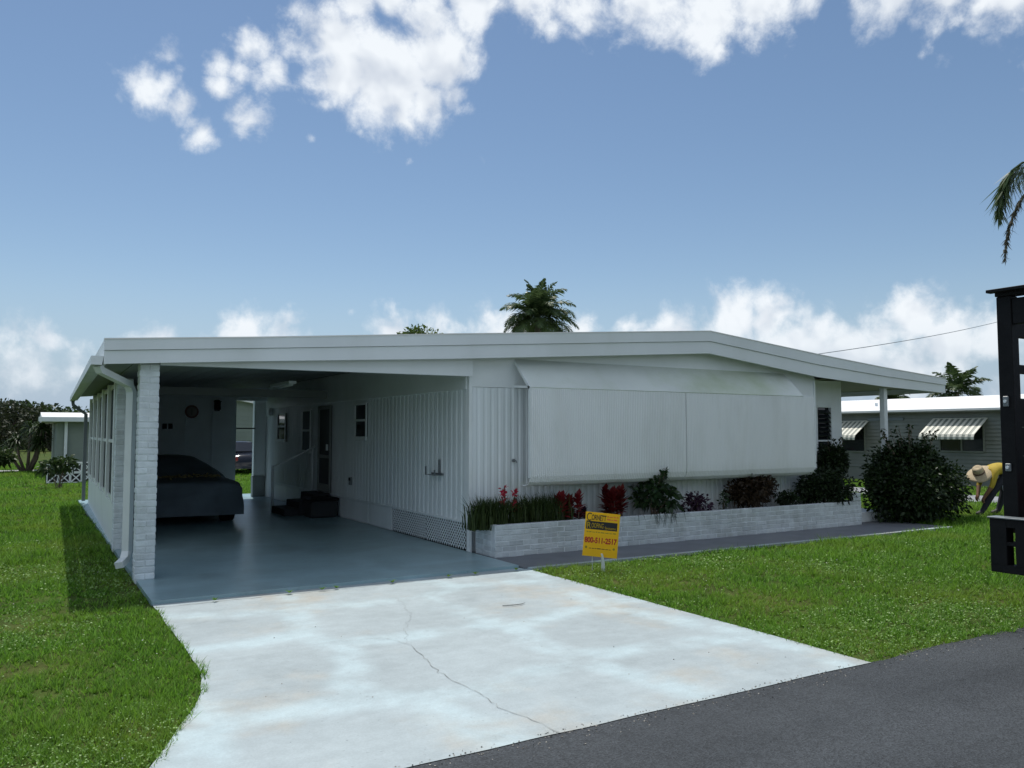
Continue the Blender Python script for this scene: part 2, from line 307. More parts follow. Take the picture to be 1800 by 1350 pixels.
def npmesh(name, V, T, mat, parent=None, kind=None, mats=None):
    me = bpy.data.meshes.new(name); nv, nf, k = len(V), len(T), T.shape[1]
    me.vertices.add(nv); me.vertices.foreach_set('co', np.ascontiguousarray(V, dtype=np.float32).ravel())
    me.loops.add(nf*k); me.loops.foreach_set('vertex_index', np.ascontiguousarray(T, dtype=np.int32).ravel())
    me.polygons.add(nf); me.polygons.foreach_set('loop_start', np.arange(0, nf*k, k, dtype=np.int32)); me.polygons.foreach_set('loop_total', np.full(nf, k, dtype=np.int32))
    me.update(calc_edges=True)
    for m in (mats or [mat]): me.materials.append(m)
    o = bpy.data.objects.new(name, me); put(o, parent)
    if kind: o['kind'] = kind
    return o
def leaves(name, pos, nrm, length, width, mat, parent, droop=.25, kind=None, tilt=None):
    """many small pointed leaves: pos (n,3), direction nrm (n,3), each leaf six vertices folded along its midrib"""
    n = len(pos); d = nrm/np.linalg.norm(nrm, axis=1, keepdims=True)
    r = rng.normal(size=(n, 3)); s = np.cross(d, r); s /= np.linalg.norm(s, axis=1, keepdims=True)+1e-9; u = np.cross(s, d)
    Ln = (length*rng.uniform(.65, 1.25, n))[:, None]; W = (width*rng.uniform(.7, 1.2, n))[:, None]
    g = np.array([0, 0, -1.0])
    b = pos; m1 = pos+d*Ln*.45+u*W*.12; t = pos+d*Ln+g*Ln*droop
    l = pos+d*Ln*.42+s*W*.5; rr = pos+d*Ln*.42-s*W*.5
    V = np.stack([b, l, t, rr, m1], 1).reshape(-1, 3)
    i = np.arange(n)[:, None]*5
    T = np.concatenate([i+np.array([[0,4,1]]), i+np.array([[4,2,1]]), i+np.array([[0,3,4]]), i+np.array([[4,3,2]])], 0)
    return npmesh(name, V, T, mat, parent, kind)

# ---------------------------------------------------------------- ground, road, driveway
def sheet(name, pts, z, mat, thick=None, jag=0, label=None):
    P = []
    n = len(pts)
    for i in range(n):
        a = Vector(pts[i]); b = Vector(pts[(i+1) % n]); k = max(1, int((b-a).length/.12)) if jag else 1
        for j in range(k):
            p = a.lerp(b, j/k)
            if jag: p = p+Vector((mnoise.noise((p.x*2.3, p.y*2.3, z))*jag, mnoise.noise((p.x*2.3+9, p.y*2.3, z))*jag))
            P.append((p.x, p.y, z))
    m = MB()
    if thick: m.prism([(x, y, z_-thick) for x, y, z_ in P], (0, 0, thick))
    else: m.add(P, [tuple(range(len(P)))])
    return structure(m.build(name, mat))
g = MB(); S = 900
g.add([(-S,-S,0),(S,-S,0),(S,S,0),(-S,S,0)], [(0,1,2,3)]); structure(g.build('ground', M['ground']))
ROADY = 3.66
sheet('road', [(-300,-4.2),(300,-4.2),(300,ROADY),(40,ROADY)]+[(40-i*.25, ROADY+.035*mnoise.noise((i*.37,3,1))+.02*mnoise.noise((i*1.3,8,1))) for i in range(1,200)]+[(-10,ROADY),(-300,ROADY)], .012, M['asphalt'])
DRIVE = [(1.03,8.22),(5.04,8.22),(5.05,ROADY-.02),(.12,ROADY-.02),(.36,3.95),(.52,4.22),(.64,4.5),(.75,4.78),(.87,5.05),(.96,5.32),(1.01,5.6),(1.04,5.95)]
drive = sheet('driveway', DRIVE, .016, M['drive'], jag=.014)  # runs past the joint: its pale end paints the sunlit floor strip
slab = sheet('carport_floor', [(1.02,8.2),(4.97,8.2),(4.97,21.2),(1.02,21.2)], .05, M['slab'], .045)  # starts at the shadow line, where the shaded floor tone takes over
sheet('walkway', [(5.0,8.12),(13.25,8.03),(13.25,9.6),(5.0,9.6)], .03, M['walk'], .025)
sheet('walkway_lit_edge', [(5.04,8.03),(13.25,7.94),(13.25,8.025),(5.04,8.115)], .034, M['drive'], .03)  # pale strip added to stand for the sunlit front edge of the walkway
sheet('neighbour_path', [(18.6,4.0),(20.6,4.0),(20.6,40),(18.6,40)], .016, pm('old_concrete', (.26,.27,.28), .85, .15, 2, .2, 40))
sheet('back_path', [(-30,38.6),(3,38.6),(3,40.2),(-30,40.2)], .016, pm('pale_path', (.36,.36,.34), .85, .15, 2, .2, 40))
# cracks and joints of the driveway
def crack(pts, w=.008, seed=1, z=.0205):
    r = random.Random(seed); m = MB(); P = []
    for a, b in zip(pts[:-1], pts[1:]):
        a = Vector(a); b = Vector(b); k = max(2, int((b-a).length/.05))
        for j in range(k): P.append(a.lerp(b, j/k)+Vector((r.uniform(-.018,.018), r.uniform(-.018,.018))))
    P.append(Vector(pts[-1])); vs = []
    for i, p in enumerate(P):
        t = (P[min(i+1, len(P)-1)]-P[max(0, i-1)]).normalized(); nn = Vector((-t.y, t.x)); ww = w*r.uniform(.25, 1.1)
        vs += [(*(p+nn*ww/2), z), (*(p-nn*ww/2), z)]
    m.add(vs, [(2*i, 2*i+1, 2*i+3, 2*i+2) for i in range(len(P)-1)])
    return m.build('crack', M['crack'], drive)
M['crack'] = pm('crack_dirt', (.27,.28,.27), .95, .3, 20)
def gp(*a): return [tuple(onZ(x, y, .03).xy) for x, y in a]
crack(gp((682,1120),(715,1128),(742,1150),(770,1178),(790,1190),(840,1216),(880,1240),(920,1256),(985,1284)), .0055, 3)
crack(gp((560,1128),(620,1122),(682,1120)), .003, 4)
crack(gp((715,1128),(712,1100),(725,1080),(700,1050)), .003, 5)
crack([(1.05,8.035),(3.0,8.036),(5.0,8.035)], .012, 8)

# ---------------------------------------------------------------- grass
def inpoly(x, y, poly):
    c = np.zeros(len(x), bool); n = len(poly)
    for i in range(n):
        x1, y1 = poly[i]; x2, y2 = poly[(i+1) % n]
        if y1 == y2: continue
        c ^= ((y1 > y) != (y2 > y)) & (x < (x2-x1)*(y-y1)/(y2-y1)+x1)
    return c
def vnoise(x, y, s, seed):
    r = np.random.default_rng(seed); T = r.random((64, 64)); fx, fy = x*s, y*s
    ix, iy = np.floor(fx).astype(int), np.floor(fy).astype(int); u, v = fx-ix, fy-iy; u = u*u*(3-2*u); v = v*v*(3-2*v)
    a, b, c, d = T[ix % 64, iy % 64], T[(ix+1) % 64, iy % 64], T[ix % 64, (iy+1) % 64], T[(ix+1) % 64, (iy+1) % 64]
    return (a*(1-u)+b*u)*(1-v)+(c*(1-u)+d*u)*v
def lawn_points(n, r0, r1):
    th = rng.uniform(math.radians(-12), math.radians(72), n); u = rng.random(n)
    r = (math.sqrt(r0)+u*(math.sqrt(r1)-math.sqrt(r0)))**2
    x, y = r*np.sin(th), r*np.cos(th)
    e = (vnoise(x, y, 3.1, 1)-.5)*.10+(vnoise(x, y, 11, 2)-.5)*.07
    bad = (y < ROADY-.015+e*.8)
    bad |= inpoly(x+e*.5, y+e*.3, [(1.04,8.1),(5.02,8.1),(5.03,ROADY-.3),(.0,ROADY-.3),(.38,3.95),(.54,4.22),(.66,4.5),(.77,4.78),(.89,5.05),(.98,5.32),(1.03,5.6),(1.05,5.95)])
    bad |= (x > 1.0+e*.5) & (x < 4.99) & (y > 8.0) & (y < 21.2)
    bad |= (x > 4.9) & (x < 13.25) & (y > 7.99-e*.7-.012*(x-5)) & (y < 21)
    bad |= (x > 1.1) & (x < 15.2) & (y > 9.9) & (y < 21)
    bad |= (x > 18.55) & (x < 20.65) & (y > 4); bad |= (x > 23.4)
    bad |= (y > 38.5) & (y < 40.3) & (x < 3)
    k = ~bad
    return x[k], y[k], r[k]
def grass(name, side, n, label):
    """tufts of leaning blades: each tuft point carries several blades that spread outwards"""
    K = 7
    x, y, r = lawn_points(n//K, 3.6, 48)
    k = (x < 2.5) if side < 0 else (x >= 2.5)
    x, y, r = x[k], y[k], r[k]; m = len(x)
    clump = vnoise(x, y, 4.2, 5)*.65+vnoise(x, y, 1.1, 6)*.5
    bare = vnoise(x, y, .8, 9)*.5+vnoise(x, y, 5, 10)*.5
    keep = rng.random(m) > np.clip((bare-.60)*4, 0, .8); x, y, r, clump = x[keep], y[keep], r[keep], clump[keep]
    th = rng.uniform(.7, 1.3, len(x))*np.where(vnoise(x, y, 7, 41) > .70, 1.4, 1.0)
    x, y, r, clump, th = [np.repeat(q, K) for q in (x, y, r, clump, th)]; m = len(x)
    h = (.022+.036*clump)*th*rng.uniform(.5, 1.25, m)*np.clip(r/9, .9, 1.5); w = .0062*np.sqrt(np.maximum(r, 4)/4.5)*rng.uniform(.7, 1.4, m)*np.clip(r/10, 1, 2.0)
    la = rng.uniform(0, 2*math.pi, m); an = la+math.pi/2+rng.normal(0, .5, m); ln = rng.uniform(.25, 1.3, m)*h
    off = rng.random(m)*.011*np.clip(r/6, 1, 2.5); x = x+np.cos(la)*off; y = y+np.sin(la)*off
    bx, by = np.cos(an)*w/2, np.sin(an)*w/2; z0 = np.full(m, .0)
    V = np.empty((m, 3, 3)); V[:,0] = np.stack([x-bx, y-by, z0], 1); V[:,1] = np.stack([x+bx, y+by, z0], 1)
    V[:,2] = np.stack([x+np.cos(la)*ln, y+np.sin(la)*ln, h], 1)
    T = np.arange(m*3).reshape(-1, 3)
    o = npmesh(name, V.reshape(-1, 3), T, M['grass'], None, 'stuff'); tag(o, label, 'grass'); return o
gl = grass('lawn_grass', -1, 1500000, 'short green lawn grass left of the driveway and carport')
gr = grass('lawn_grass', 1, 1500000, 'short green lawn grass right of the driveway with yellow sign')
def clover(side, n, label):
    x, y, r = lawn_points(n, 3.6, 14)
    k = (x < 2.5) if side < 0 else (x >= 2.5); x, y, r = x[k], y[k], r[k]
    dens = vnoise(x, y, 1.1, 21)*.6+vnoise(x, y, 3.3, 22)*.4
    edge = np.clip(1.4-(y-ROADY), 0, 1)*.25
    k = rng.random(len(x)) < np.clip((dens+edge-.47)*1.8, .03, .6); x, y, r = x[k], y[k], r[k]; n = len(x)
    pos = np.stack([x, y, rng.uniform(.025, .055, n)], 1); a = rng.uniform(0, 2*math.pi, n)
    d = np.stack([np.cos(a), np.sin(a), rng.uniform(-.1, .6, n)], 1)
    s = np.clip(r/7, .8, 1.5)
    o = leaves('clover', pos, d, .017*s, .012*s, M['clover'], None, .1, 'stuff'); tag(o, label, 'weeds'); return o
clover(-1, 190000, 'small broadleaf weeds speckled through the left lawn')
clover(1, 190000, 'small broadleaf weeds speckled through the right lawn by the road')
def fl(side, n, label):
    x, y, r = lawn_points(n, 3.6, 12); k = ((x < 2.5) if side < 0 else (x >= 2.5)) & (vnoise(x, y, 1.4, 31) > .62)
    x, y = x[k], y[k]; n = len(x); pos = np.stack([x, y, rng.uniform(.045, .07, n)], 1)
    d = rng.normal(size=(n, 3)); d[:,2] = np.abs(d[:,2])*.4
    o = leaves('white_wildflowers', pos, d, np.full(n, .014), .014, M['petal'], None, 0, 'stuff'); tag(o, label, 'flowers')
M['petal'] = leafmat('white_petals', (.6,.62,.55), (.75,.75,.7), .6, .3)
fl(-1, 700, 'tiny white wildflowers dotted in the left lawn'); fl(1, 800, 'tiny white wildflowers dotted in the right lawn')
# grit washed up along the road edge and scattered over the concrete
def grit(n, label):
    x = rng.uniform(-1.5, 13, n); y = ROADY-np.abs(rng.normal(0, .09, n))+.02; k = rng.random(n) < .03; y[k] = rng.uniform(2.2, 7.6, k.sum()); x[k] = rng.uniform(1.2, 4.9, k.sum())
    z = np.where(y > ROADY-.02, .017, .013)
    pos = np.stack([x, y, z+.002], 1); d = rng.normal(size=(n, 3)); d[:,2] = np.abs(d[:,2])*.08
    o = leaves('road_grit', pos, d, np.full(n, .012), .010, M['gritm'], None, 0, 'stuff'); tag(o, label, 'grit')
M['gritm'] = leafmat('grit', (.16,.15,.13), (.38,.36,.32), .9, 0.0)
grit(1300, 'fine grit along the road edge and over the driveway')
# weeds in the slab joint
def tuft(name, x, y, z, n, h, mat, parent=None, spread=.03):
    m = MB()
    for i in range(n):
        a = random.uniform(0, 6.28); l = random.uniform(.4, 1)*h; b = Vector((x, y, z)); d = Vector((math.cos(a), math.sin(a), 0)); s = Vector((-d.y, d.x, 0))*h*.1
        e_ = b+d*l*1.2+Vector((0,0,l*.6)); m.add([b, b+d*l*.5+s+Vector((0,0,l*.45)), e_, b+d*l*.5-s+Vector((0,0,l*.45))], [(0,1,2,3)])
    return m.build(name, mat, parent)
for i, (px, py) in enumerate([(600,1038),(520,1049),(575,1041),(795,1016),(845,1012),(918,1005),(700,1028),(385,1062)]):
    p = onZ(px, py, .03); o = tuft('joint_weed', p.x, 8.04, .03, 26, .045, M['grass'], None, .035)
    tag(o, ['largest weed tuft in the joint at the carport floor edge','weed tuft in the floor joint left of the largest tuft','weed tuft touching the largest joint tuft on its left','weed tuft in the floor joint below the lattice end','weed tuft in the floor joint below the planter corner','weed tuft at the right end of the floor joint by the grass','weed tuft in the floor joint right of the largest tuft','leftmost weed tuft in the joint by the front brick column'][i], 'weed', 'weeds in the slab joint')

a_ = onZ(905, 1064, .02); tw = MB().tube([(a_.x-.12,a_.y+.02,.026),(a_.x-.04,a_.y-.02,.03),(a_.x+.06,a_.y-.015,.028),(a_.x+.13,a_.y+.03,.026)], [.005,.006,.005,.002], 5).build('twig', M['crack']); tag(tw, 'short curved twig lying alone on the pale driveway', 'twig')
# ---------------------------------------------------------------- the house
YF, YW, YB = 9.25, 9.50, 20.6
XC, XR1, XR2 = 5.0, 11.8, 13.2
house = thing('mobile_home', (8, 15, 0), 'low white mobile home with carport, wide gable roof and closed window shutter', 'house')
TOP = [(.64,2.55),(2.22,2.66),(4.66,2.85),(9.09,3.17),(11.6,2.93),(13.37,2.78),(15.33,2.64)]
BOT = [(.64,2.30),(2.22,2.40),(4.66,2.54),(9.09,2.83),(11.6,2.55),(13.37,2.44),(15.33,2.365)]
def interp(P, x):
    if x <= P[0][0]: return P[0][1]
    for (a, za), (b, zb) in zip(P[:-1], P[1:]):
        if x <= b: return za+(zb-za)*(x-a)/(b-a)
    return P[-1][1]
MID = [(a, b+.56*(t-b)) for (a, b), (_, t) in zip(BOT, TOP)]
XS = [p[0] for p in TOP]
def skew(x, y): return .022*(y-YF)*max(0, (2.5-x)/1.86)            # the left eave is not quite square to the front
def band(name, zt, zb, y0, y1, mat):
    m = MB(); n = len(XS)
    for i in range(n-1):
        a, b = XS[i], XS[i+1]
        m.prism([(a,y0,zb(a)),(b,y0,zb(b)),(b,y0,zt(b)),(a,y0,zt(a))], (0, y1-y0, 0))
    me = m.build(name, mat, house); return me
# roof deck (ceiling inside the carport is its lower skin)
m = MB()
for i in range(len(XS)-1):
    a, b = XS[i], XS[i+1]
    z = lambda P, x: interp(P, x)
    q = []
    for (x, P, dz) in ((a, MID, -.03), (b, MID, -.03), (b, TOP, -.02), (a, TOP, -.02)): q.append((x, z(P, x)+dz))
    m.add([(x+skew(x, YF)+(.05 if x < 1 else 0), YF+.04, zz) for x, zz in q]+[(x+skew(x, YB)+(.05 if x < 1 else 0), YB, zz) for x, zz in q], [(0,1,2,3),(7,6,5,4),(0,4,5,1),(2,6,7,3),(0,3,7,4),(1,5,6,2)])
roof = m.build('roof', M['roof'], house)
band('fascia_board', lambda x: interp(TOP, x), lambda x: interp(MID, x), YF-.022, YF+.035, M['fascia'])
band('fascia_board', lambda x: interp(MID, x)-.004, lambda x: interp(BOT, x), YF, YF+.035, M['fascia'])
# drip edge
m = MB(); 
for i in range(len(XS)-1):
    a, b = XS[i], XS[i+1]
    m.prism([(a,YF-.03,interp(TOP,a)),(b,YF-.03,interp(TOP,b)),(b,YF-.03,interp(TOP,b)+.014),(a,YF-.03,interp(TOP,a)+.014)], (0,.12,0))
m.build('drip_edge', M['roof'], house)
# side eave boards
for (x, nm) in ((.64,'left'), (15.33,'right')):
    m = MB(); s0, s1 = skew(x, YF), skew(x, YB); w = .03 if nm == 'left' else -.03
    zb, zt = interp(BOT, x)+.01, interp(TOP, x)
    m.add([(x+s0,YF+.036,zb),(x+s0+w,YF+.036,zb),(x+s0+w,YF+.036,zt),(x+s0,YF+.036,zt),(x+s1,YB,zb),(x+s1+w,YB,zb),(x+s1+w,YB,zt),(x+s1,YB,zt)], [(0,1,2,3),(7,6,5,4),(0,4,5,1),(2,6,7,3),(0,3,7,4),(1,5,6,2)])
    m.build('eave_board', M['fascia'], house)
# ceiling panels: carport, front strip, porch
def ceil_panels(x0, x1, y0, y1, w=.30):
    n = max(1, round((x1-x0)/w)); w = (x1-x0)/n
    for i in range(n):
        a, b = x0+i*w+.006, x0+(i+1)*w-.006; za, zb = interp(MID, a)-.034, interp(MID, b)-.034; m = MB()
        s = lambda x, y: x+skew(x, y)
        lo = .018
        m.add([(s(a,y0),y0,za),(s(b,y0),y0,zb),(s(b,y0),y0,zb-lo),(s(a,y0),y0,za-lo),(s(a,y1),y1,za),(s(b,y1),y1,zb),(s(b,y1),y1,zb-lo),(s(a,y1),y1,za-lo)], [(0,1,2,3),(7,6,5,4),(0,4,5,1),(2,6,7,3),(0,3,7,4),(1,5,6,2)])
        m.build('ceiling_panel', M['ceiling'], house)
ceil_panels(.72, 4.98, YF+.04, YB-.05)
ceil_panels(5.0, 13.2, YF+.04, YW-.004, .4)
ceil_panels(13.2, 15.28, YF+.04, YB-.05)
# carport header beam (level underside)
ZH = 2.335
m = MB(); xs = [1.2, 2.22, 4.66, 4.995]
top = [(x, interp(BOT, x)+.01) for x in xs if interp(BOT, x) > ZH-.02]
m.prism([(1.2,YW-.1,ZH-.01),(4.995,YW-.1,ZH)]+[(x,YW-.1,max(z,ZH+.03)) for x, z in top[::-1]], (0,.09,0))
m.build('header_beam', M['fascia'], house)
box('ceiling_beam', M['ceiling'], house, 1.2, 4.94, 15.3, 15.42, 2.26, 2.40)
# ribbed siding
def rib_panel(name, mat, parent, axis, const, a0, a1, z0, z1, pitch, depth, out, label=None):
    m = MB(); n = max(1, round((a1-a0)/pitch)); p = (a1-a0)/n; prof = []
    for i in range(n):
        b = a0+i*p; prof += [(b, 0), (b+p*.16, depth), (b+p*.62, depth), (b+p*.78, 0)]
    prof.append((a1, 0)); vs = []
    for t, d in prof:
        for z in (z0, z1): vs.append((t, const+out*d, z) if axis == 'y' else (const+out*d, t, z))
    fs = [(2*i, 2*i+2, 2*i+3, 2*i+1) for i in range(len(prof)-1)]
    t0, t1 = prof[0][0], prof[-1][0]; bk = const-out*.03
    c = [(t0,bk,z0),(t1,bk,z0),(t1,bk,z1),(t0,bk,z1)] if axis == 'y' else [(bk,t0,z0),(bk,t1,z0),(bk,t1,z1),(bk,t0,z1)]
    m.add(vs, fs); m.add(c, [(0,1,2,3)])
    me = m.mesh(name); me.materials.append(mat); o = bpy.data.objects.new(name, me); put(o, parent)
    if label: o['label'] = label
    return o
ZS = 2.2
a = XC+.03
while a < XR1-.02:
    b = min(a+.84, XR1-.02); rib_panel('siding_panel', M['siding'], house, 'y', YW, a+.002, b-.002, .3, ZS, .105, .010, -1); a = b
a = YW+.05
OPEN = [(15.15,15.95)]                                              # the carport door
while a < YB-.1:
    b = min(a+.9, YB-.1)
    for (o0, o1) in OPEN:
        if a < o0 < b: b = o0
        if abs(a-o0) < 1e-4: a = o1; b = min(a+.9, YB-.1)
    rib_panel('siding_panel', M['siding'], house, 'x', XC, a+.002, b-.002, .43, ZS, .15, .009, -1); a = b
rib_panel('siding_panel', M['siding'], house, 'x', XC, 15.152, 15.948, 2.13, ZS, .15, .014, -1)
box('corner_trim', M['white'], house, XC-.016, XC+.03, YW-.022, YW+.05, .0, 2.34)
m = MB(); xs = [XC, 9.09, XR1]                                       # flat gable panel over the ribbed siding
m.prism([(XC,YW-.012,ZS+.004),(XR1,YW-.012,ZS+.004)]+[(x,YW-.012,interp(BOT,x)+.1) for x in xs[::-1]], (0,.08,0)); m.build('gable_panel', M['white'], house)
box('frieze_trim', M['white'], house, XC-.032, XC+.02, YW+.052, YB-.1, ZS-.03, interp(MID, XC)-.06)
m = MB(); m.prism([(XC+.03,YW+.06,.02),(XR1-.05,YW+.06,.02),(XR1-.05,YW+.06,2.5),(XC+.03,YW+.06,2.5)], (0,.06,0)); m.build('wall_core', M['white'], house)
box('wall_core', M['white'], house, XC+.035, XC+.09, YW+.13, YB-.1, .02, interp(MID, XC)-.04)
box('rear_wall', M['white'], house, XC+.1, XR2-.02, YB-.2, YB-.1, 0, 2.5)
# recessed right front wall with jalousie window
YR = 10.0
box('end_trim', M['white'], house, XR1-.02, XR1+.02, YW-.03, YR-.002, .0, 2.5)
for (x0, x1, z0, z1) in ((XR1+.022,12.47,0,2.6),(12.93,XR2,0,2.56),(12.472,12.928,0,.8),(12.472,12.928,2.1,2.56)):
    box('wall', M['white'], house, x0, x1, YR, YR+.1, z0, z1, 0)
box('right_wall', M['white'], house, XR2-.1, XR2-.002, YR+.102, YB-.2, 0, 2.56, 0)
jw = MB().box(12.475,12.925,YR+.06,YR+.09,.8,2.1).build('window', M['glass'], house)
for (x0, x1, z0, z1) in ((12.475,12.51,.8,2.1),(12.89,12.925,.8,2.1),(12.51,12.89,.8,.84),(12.51,12.89,2.06,2.1),(12.51,12.89,1.43,1.46)):
    box('frame', M['gutter'], jw, x0, x1, YR-.01, YR+.055, z0, z1, .003)
for i in range(14):
    z = .9+i*.083
    if abs(z-1.445) < .03: continue
    MB().box(-.19,.19,-.045,.045,-.003,.003, Matrix.Translation((12.70,YR+.02,z)) @ Matrix.Rotation(math.radians(52), 4, 'X')).build('louvre', M['glass'], jw)
# porch post
box('porch_post', M['gutter'], house, 13.66, 13.76, 9.42, 9.52, 0, 2.43, .006)
box('porch_post', M['gutter'], house, 15.1, 15.2, 14.4, 14.5, 0, 2.4, .006)
box('porch_step', M['white'], house, 12.3, 13.3, 9.15, 9.98, .03, .2, .01)
# windows in the carport wall
def side_window(y0, y1, z0, z1):
    x = XC-.014
    w = box('window', M['glass'], house, x-.012, x-.002, y0+.02, y1-.02, z0+.02, z1-.02, 0)
    f = .045; zm = (z0+z1)/2
    for (a, b, c, d) in ((y0,y0+f,z0,z1),(y1-f,y1,z0,z1),(y0+f,y1-f,z1-f,z1),(y0+f,y1-f,zm-.02,zm+.02)): box('frame', M['white'], w, x-.035, x-.014, a, b, c, d, .004)
    box('sill', M['white'], w, x-.06, x-.0145, y0-.03, y1+.03, z0-.035, z0+.03, .004)
    return w
side_window(13.2, 13.8, 1.5, 2.12); side_window(16.4, 17.05, 1.2, 2.08); side_window(18.3, 19.0, 1.42, 2.05)
dr = box('door', pm('dark_screen_door', (.06,.065,.07), .6, .1), house, XC-.012, XC+.02, 15.16, 15.94, .45, 2.12, 0)
for (a, b, c, d) in ((15.16,15.23,.45,2.12),(15.87,15.94,.45,2.12),(15.23,15.87,2.05,2.12),(15.23,15.87,.45,.6),(15.23,15.87,1.1,1.16)): box('frame', M['ceiling'], dr, XC-.035, XC-.013, a, b, c, d, .004)
box('handle', M['gutter'], dr, XC-.075, XC-.036, 15.26, 15.3, 1.25, 1.37, .006)
# skirting: lattice near the front, then plain panels
LATE = 12.1
def lattice(y0, y1, z0, z1, x):
    m = MB(); w = .016; sp = .07; H = z1-z0; n = int((y1-y0+H)/sp)+1
    for sgn, dx in ((1, 0), (-1, -.007)):
        for i in range(n):
            ya = y0-H+i*sp; pa, pb = ((ya, z0), (ya+H, z1)) if sgn > 0 else ((ya+H, z0), (ya, z1))
            (u0, v0), (u1, v1) = pa, pb
            if u0 > u1: (u0, v0), (u1, v1) = (u1, v1), (u0, v0)
            if u1 < y0 or u0 > y1: continue
            if u0 < y0: v0 += (v1-v0)*(y0-u0)/(u1-u0); u0 = y0
            if u1 > y1: v1 = v0+(v1-v0)*(y1-u0)/(u1-u0); u1 = y1
            if u1-u0 < .01: continue
            d = Vector((u1-u0, v1-v0)).normalized()*w/2; nn = Vector((-d.y, d.x))
            m.prism([(x+dx, u0+nn.x, v0+nn.y), (x+dx, u1+nn.x, v1+nn.y), (x+dx, u1-nn.x, v1-nn.y), (x+dx, u0-nn.x, v0-nn.y)], (.006, 0, 0))
    return m
for (a, b) in ((YW+.08,10.8), (10.82,LATE)):
    l = lattice(a, b, .06, .42, XC-.012).build('lattice_panel', M['siding'], house); l['label'] = 'white diagonal lattice skirt panel'
box('skirt_rail', M['siding'], house, XC-.03, XC-.002, YW+.05, YB-.1, .405, .43)
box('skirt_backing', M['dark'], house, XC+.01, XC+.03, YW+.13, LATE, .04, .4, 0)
a = LATE+.01
while a < YB-.12:
    b = min(a+1.02, YB-.11); box('skirt_panel', M['siding'], house, XC-.02, XC+.01, a+.006, b-.006, .055, .40, .004); a = b
# brick columns: every brick an object sharing two meshes
def brick_mesh(l, w, h):
    bm = bmesh.new(); bmesh.ops.create_cube(bm, size=1)
    for v in bm.verts: v.co = Vector((v.co.x*l, v.co.y*w, v.co.z*h))
    bmesh.ops.bevel(bm, geom=list(bm.edges), offset=.006, segments=1, affect='EDGES'); me = bpy.data.meshes.new('brick'); bm.to_mesh(me); bm.free(); me.materials.append(M['brick']); return me
BL, BH = .2, .058; CH = .0675
B1 = brick_mesh(.2, .095, BH)
B_half = brick_mesh(.095, .095, BH)
def lay(me, parent, x, y, z, rz=0, jit=.003):
    o = bpy.data.objects.new('brick', me); o.location = (x+random.uniform(-jit, jit)*.6, y+random.uniform(-jit, jit), z); o.rotation_euler = (0, 0, rz+random.uniform(-.008,.008)); put(o, parent); return o
def column(x0, y0, h, sx=.2):
    c = MB().box(x0+.006, x0+sx-.006, y0+.006, y0+.194, .02, h).build('brick_column', M['mortar'], house)
    n = int((h-.05)/CH); cx, cy = x0+sx/2, y0+.1
    sc = (h-.05)/(n*CH)
    for i in range(n):
        z = .05+(i+.5)*CH*sc
        if i % 2: lay(B1, c, cx, y0+.05, z); lay(B1, c, cx, y0+.15, z)
        else: lay(B1, c, x0+.05, cy, z, math.pi/2); lay(B1, c, x0+sx-.05, cy, z, math.pi/2)
    return c
column(.995, 9.40, 2.33); column(1.0, 12.0, 2.32)
# side wall of the carport behind the second column
def sx_(y): return 1.02+.018*(y-12)
m = MB(); m.prism([(sx_(12.45),12.45,.03),(sx_(YB-.4),YB-.4,.03),(sx_(YB-.4),YB-.4,.62),(sx_(12.45),12.45,.62)], (.1,0,0)); m.build('knee_wall', M['white'], house)
yy = [12.45, 13.9, 15.4, 16.9, 18.4, YB-.55]
for i, y in enumerate(yy): box('wall_post', M['white'], house, sx_(y)-.02, sx_(y)+.12, y, y+.14, .62, 2.33)
for i in range(len(yy)-1):
    y0, y1 = yy[i]+.145, yy[i+1]-.005; x0, x1 = sx_(y0)+.03, sx_(y1)+.03; m = MB()
    m.prism([(x0,y0,.66),(x1,y1,.66),(x1,y1,2.28),(x0,y0,2.28)], (.01,0,0)); w = m.build('window', M['screen'], house)
    for (za, zb) in ((.63,.69),(1.45,1.5),(2.24,2.3)):
        q = MB(); q.prism([(x0-.02,y0,za),(x1-.02,y1,za),(x1-.02,y1,zb),(x0-.02,y0,zb)], (.018,0,0)); q.build('frame', M['gutter'], w)
# storage room at the back of the carport
sh = MB().prism([(1.2,20.0,.05),(4.25,20.0,.05),(4.25,20.0,interp(MID,4.25)-.05),(1.2,20.0,interp(MID,1.2)-.05)], (0,.1,0)).build('storage_wall', M['shed'], house)
for i in range(5):
    x = 1.3+i*.6; box('batten', M['shed'], sh, x, x+.03, 19.985, 19.998, .06, 2.40, 0)
MB().prism([(4.252,20.0,2.36),(4.98,20.0,2.36),(4.98,20.0,interp(MID,4.98)-.05),(4.252,20.0,interp(MID,4.25)-.05)], (0,.1,0)).build('lintel', M['shed'], house)
rp = box('rear_post', M['white'], house, 4.70, 4.97, 20.12, 20.28, .55, 2.4)
box('post_footing', pm('grey_block', (.26,.28,.28), .8), rp, 4.685, 4.972, 20.105, 20.295, .05, .545)
box('screen_rail', M['dark'], house, 4.252, 4.7, 20.04, 20.06, 1.68, 1.71, 0)
